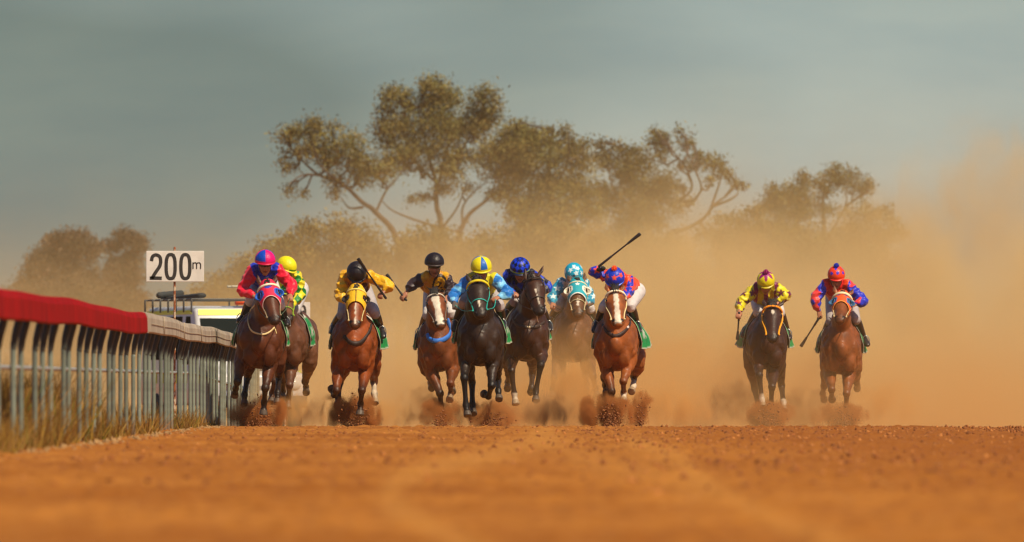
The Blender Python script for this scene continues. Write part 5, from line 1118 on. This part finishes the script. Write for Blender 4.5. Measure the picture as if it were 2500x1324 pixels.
def low(b):
    g = b.n('NewGeometry'); s = b.n('SeparateXYZ'); b.l(g.outputs['Position'], s.inputs[0])
    nz = b.n('TexNoise'); nz.inputs['Scale'].default_value = .75; nz.inputs['Detail'].default_value = 4; b.l(g.outputs['Position'], nz.inputs['Vector'])
    z = b.math('ADD', s.outputs[2], b.math('MULTIPLY', b.math('SUBTRACT', nz.outputs['Fac'], .5), -1.6))
    fc = b.n('FloatCurve'); b.l(b.maprange(s.outputs[0], -4, 7.5, 0, 1), fc.inputs['Value']); cu = fc.mapping.curves[0]
    pts = [(0, .0), (.05, .02), (.09, .14), (.16, .20), (.25, .30), (.36, .75), (.44, 1.0), (.52, .7), (.65, .6), (.8, .55), (.92, .7), (1, .6)]
    while len(cu.points) < len(pts): cu.points.new(.5, .5)
    for q, p in zip(cu.points, pts): q.location = p
    fc.mapping.update()
    e = b.math('EXPONENT', b.math('MULTIPLY', b.math('POWER', b.math('MAXIMUM', b.math('DIVIDE', b.math('ADD', z, .25), 1.0), 0), 2.0), -1.0))
    edge = b.math('MULTIPLY', b.maprange(s.outputs[1], 149, 159, 0, 1, True), b.maprange(s.outputs[1], 172, 177, 1, 0, True))
    return b.math('MULTIPLY', b.math('MULTIPLY', e, edge), b.math('MULTIPLY', fc.outputs[0], b.maprange(nz.outputs['Fac'], .38, .62, .03, .48)))
dom('dust_cloud', (-4.6, 146, -.3), (9, 177.5, 2.6), volume_mat('low_dust', (.93, .60, .24), low, rate=.35), 'low orange dust hanging between the horses legs')
def puff(px, py, D, w_, h_, dens, color, label, seed):
    c = PX(px, py, D)
    def f(b):
        t = b.n('TexCoord'); m = b.n('Mapping'); m.inputs['Scale'].default_value = (2 / w_, 2 / (w_ * .9), 2 / h_); b.l(t.outputs['Object'], m.inputs[0])
        ln = b.n('VectorMath', operation='LENGTH'); b.l(m.outputs[0], ln.inputs[0])
        m2 = b.n('Mapping'); m2.inputs['Scale'].default_value = (1, .7, .55); m2.inputs['Location'].default_value = (seed, 0, 0); b.l(t.outputs['Object'], m2.inputs[0])
        nz = b.n('TexNoise'); nz.inputs['Scale'].default_value = 7.5 * min(1, .9 / w_); nz.inputs['Detail'].default_value = 4; nz.inputs['Distortion'].default_value = .6; b.l(m2.outputs[0], nz.inputs['Vector'])
        d = b.math('ADD', ln.outputs['Value'], b.math('MULTIPLY', b.math('SUBTRACT', nz.outputs['Fac'], .5), -2.4))
        return b.math('MULTIPLY', b.math('MULTIPLY', b.maprange(d, .15, .85, 1, 0, True), b.maprange(ln.outputs['Value'], .7, 1, 1, 0, True)), b.math('MULTIPLY', b.maprange(nz.outputs['Fac'], .35, .65, .3, 1), dens * 2.2))
    mb = MB().box((0, 0, 0), (w_, w_ * .9, h_)); o = mb.obj('dirt_puff', volume_mat('thrown_dust', color, f, rate=.7), loc=tuple(c), smooth=False); setp(o, kind='stuff', label=label)
SOFT = (.93, .56, .20)
BR = (.64, .28, .088)
for a in [(632, 1010, 149.8, 1.05, .6, 11, BR, 'brown puff of dirt under the pink hooded horse', 1), (585, 1000, 150.2, .5, .5, 4, BR, 'thin brown puff left of the pink hooded horse', 2), (872, 1008, 150.4, .85, .64, 13, BR, 'brown puff of dirt under the yellow hooded horse', 3), (815, 1005, 150.8, .5, .6, 6, BR, 'brown puff left of the yellow hooded horse', 4),
          (1075, 1010, 153.9, .8, .55, 7, BR, 'brown puff of dirt under the broad blazed horse', 5), (1195, 1015, 150.9, 1.05, .5, 9, (.72, .36, .13), 'orange brown puff behind the near black horse', 6), (1480, 1008, 150.3, 1.0, .64, 14, BR, 'brown puff of dirt under the white blazed chestnut', 7), (1563, 995, 151, .45, .65, 7, BR, 'brown spurt right of the white blazed chestnut', 8),
          (1878, 1014, 156.5, 1.0, .55, 8, BR, 'brown puff of dirt under the dark brown horse', 9), (2050, 1018, 158.5, 1.05, .5, 8, BR, 'brown puff of dirt under the far right horse', 10), (1730, 1000, 166, .6, .5, 3, (.6, .36, .2), 'faint darker dust puff between the two right groups', 11), (1330, 1000, 152, 1.0, .6, 3, (.75, .45, .2), 'soft puff under the dark bay horse', 13),
          (735, 1000, 152.6, 1.1, .7, 1.2, SOFT, 'soft orange dust low right of the pink hooded horse', 14), (935, 1010, 151.5, 1.2, .6, 1.2, SOFT, 'soft orange dust low right of the yellow hooded horse', 15), (1035, 990, 154.8, .9, .7, 1.3, SOFT, 'soft orange dust left of the broad blazed horse', 16), (1260, 985, 155.8, 1.1, .8, 1.2, SOFT, 'soft orange dust right of the near black horse', 17), (1400, 955, 157, 1.3, 1.1, 1.8, SOFT, 'soft orange dust cloud in front of the turquoise hooded horse', 18), (1640, 985, 152.5, 1.5, .9, 1.3, SOFT, 'soft orange dust right of the white blazed chestnut', 19), (1800, 985, 158.5, 1.2, .8, 1.2, SOFT, 'soft dust left of the dark brown horse', 20), (1965, 1000, 159.5, 1.2, .8, 1.2, SOFT, 'soft dust between the two right horses', 21), (2160, 990, 161, 1.6, .9, 1.0, SOFT, 'soft dust right of the far right horse', 22),
          (1620, 770, 172, 5.0, 3.0, .30, DUST, 'billow of tan dust right of the raised whip', 31), (1240, 800, 174, 4.6, 2.6, .22, DUST, 'billow of tan dust behind the middle horses', 32), (2020, 840, 178, 5.5, 2.6, .26, DUST, 'billow of tan dust behind the two right horses', 33), (2320, 700, 182, 5.0, 3.4, .22, DUST, 'tall billow of tan dust at the right edge', 34), (940, 880, 168, 4.0, 1.8, .26, DUST, 'low billow of dust right of the yellow hooded horse', 35), (1450, 930, 168, 3.2, 1.6, .42, SOFT, 'thick low billow behind the turquoise hooded horse', 36), (1780, 930, 170, 4.0, 2.0, .30, SOFT, 'low orange billow between the two groups', 37), (715, 945, 174, 2.4, 1.8, .26, DUST, 'low billow of dust behind the rail side horses', 38),
          (1520, 650, 190, 3.4, 2.2, .22, DUST, 'high curl of dust behind the raised whip', 39), (1760, 690, 196, 4.2, 2.6, .22, DUST, 'high curl of dust left of the yellow and purple rider', 40), (2440, 480, 200, 4.6, 3.6, .14, DUST, 'high thin curl of dust at the right edge', 41), (2180, 600, 200, 4.0, 2.8, .16, DUST, 'high curl of dust right of the far right rider', 42), (1120, 700, 190, 3.8, 2.0, .12, DUST, 'thin curl of dust over the middle riders', 43)]: puff(*a)
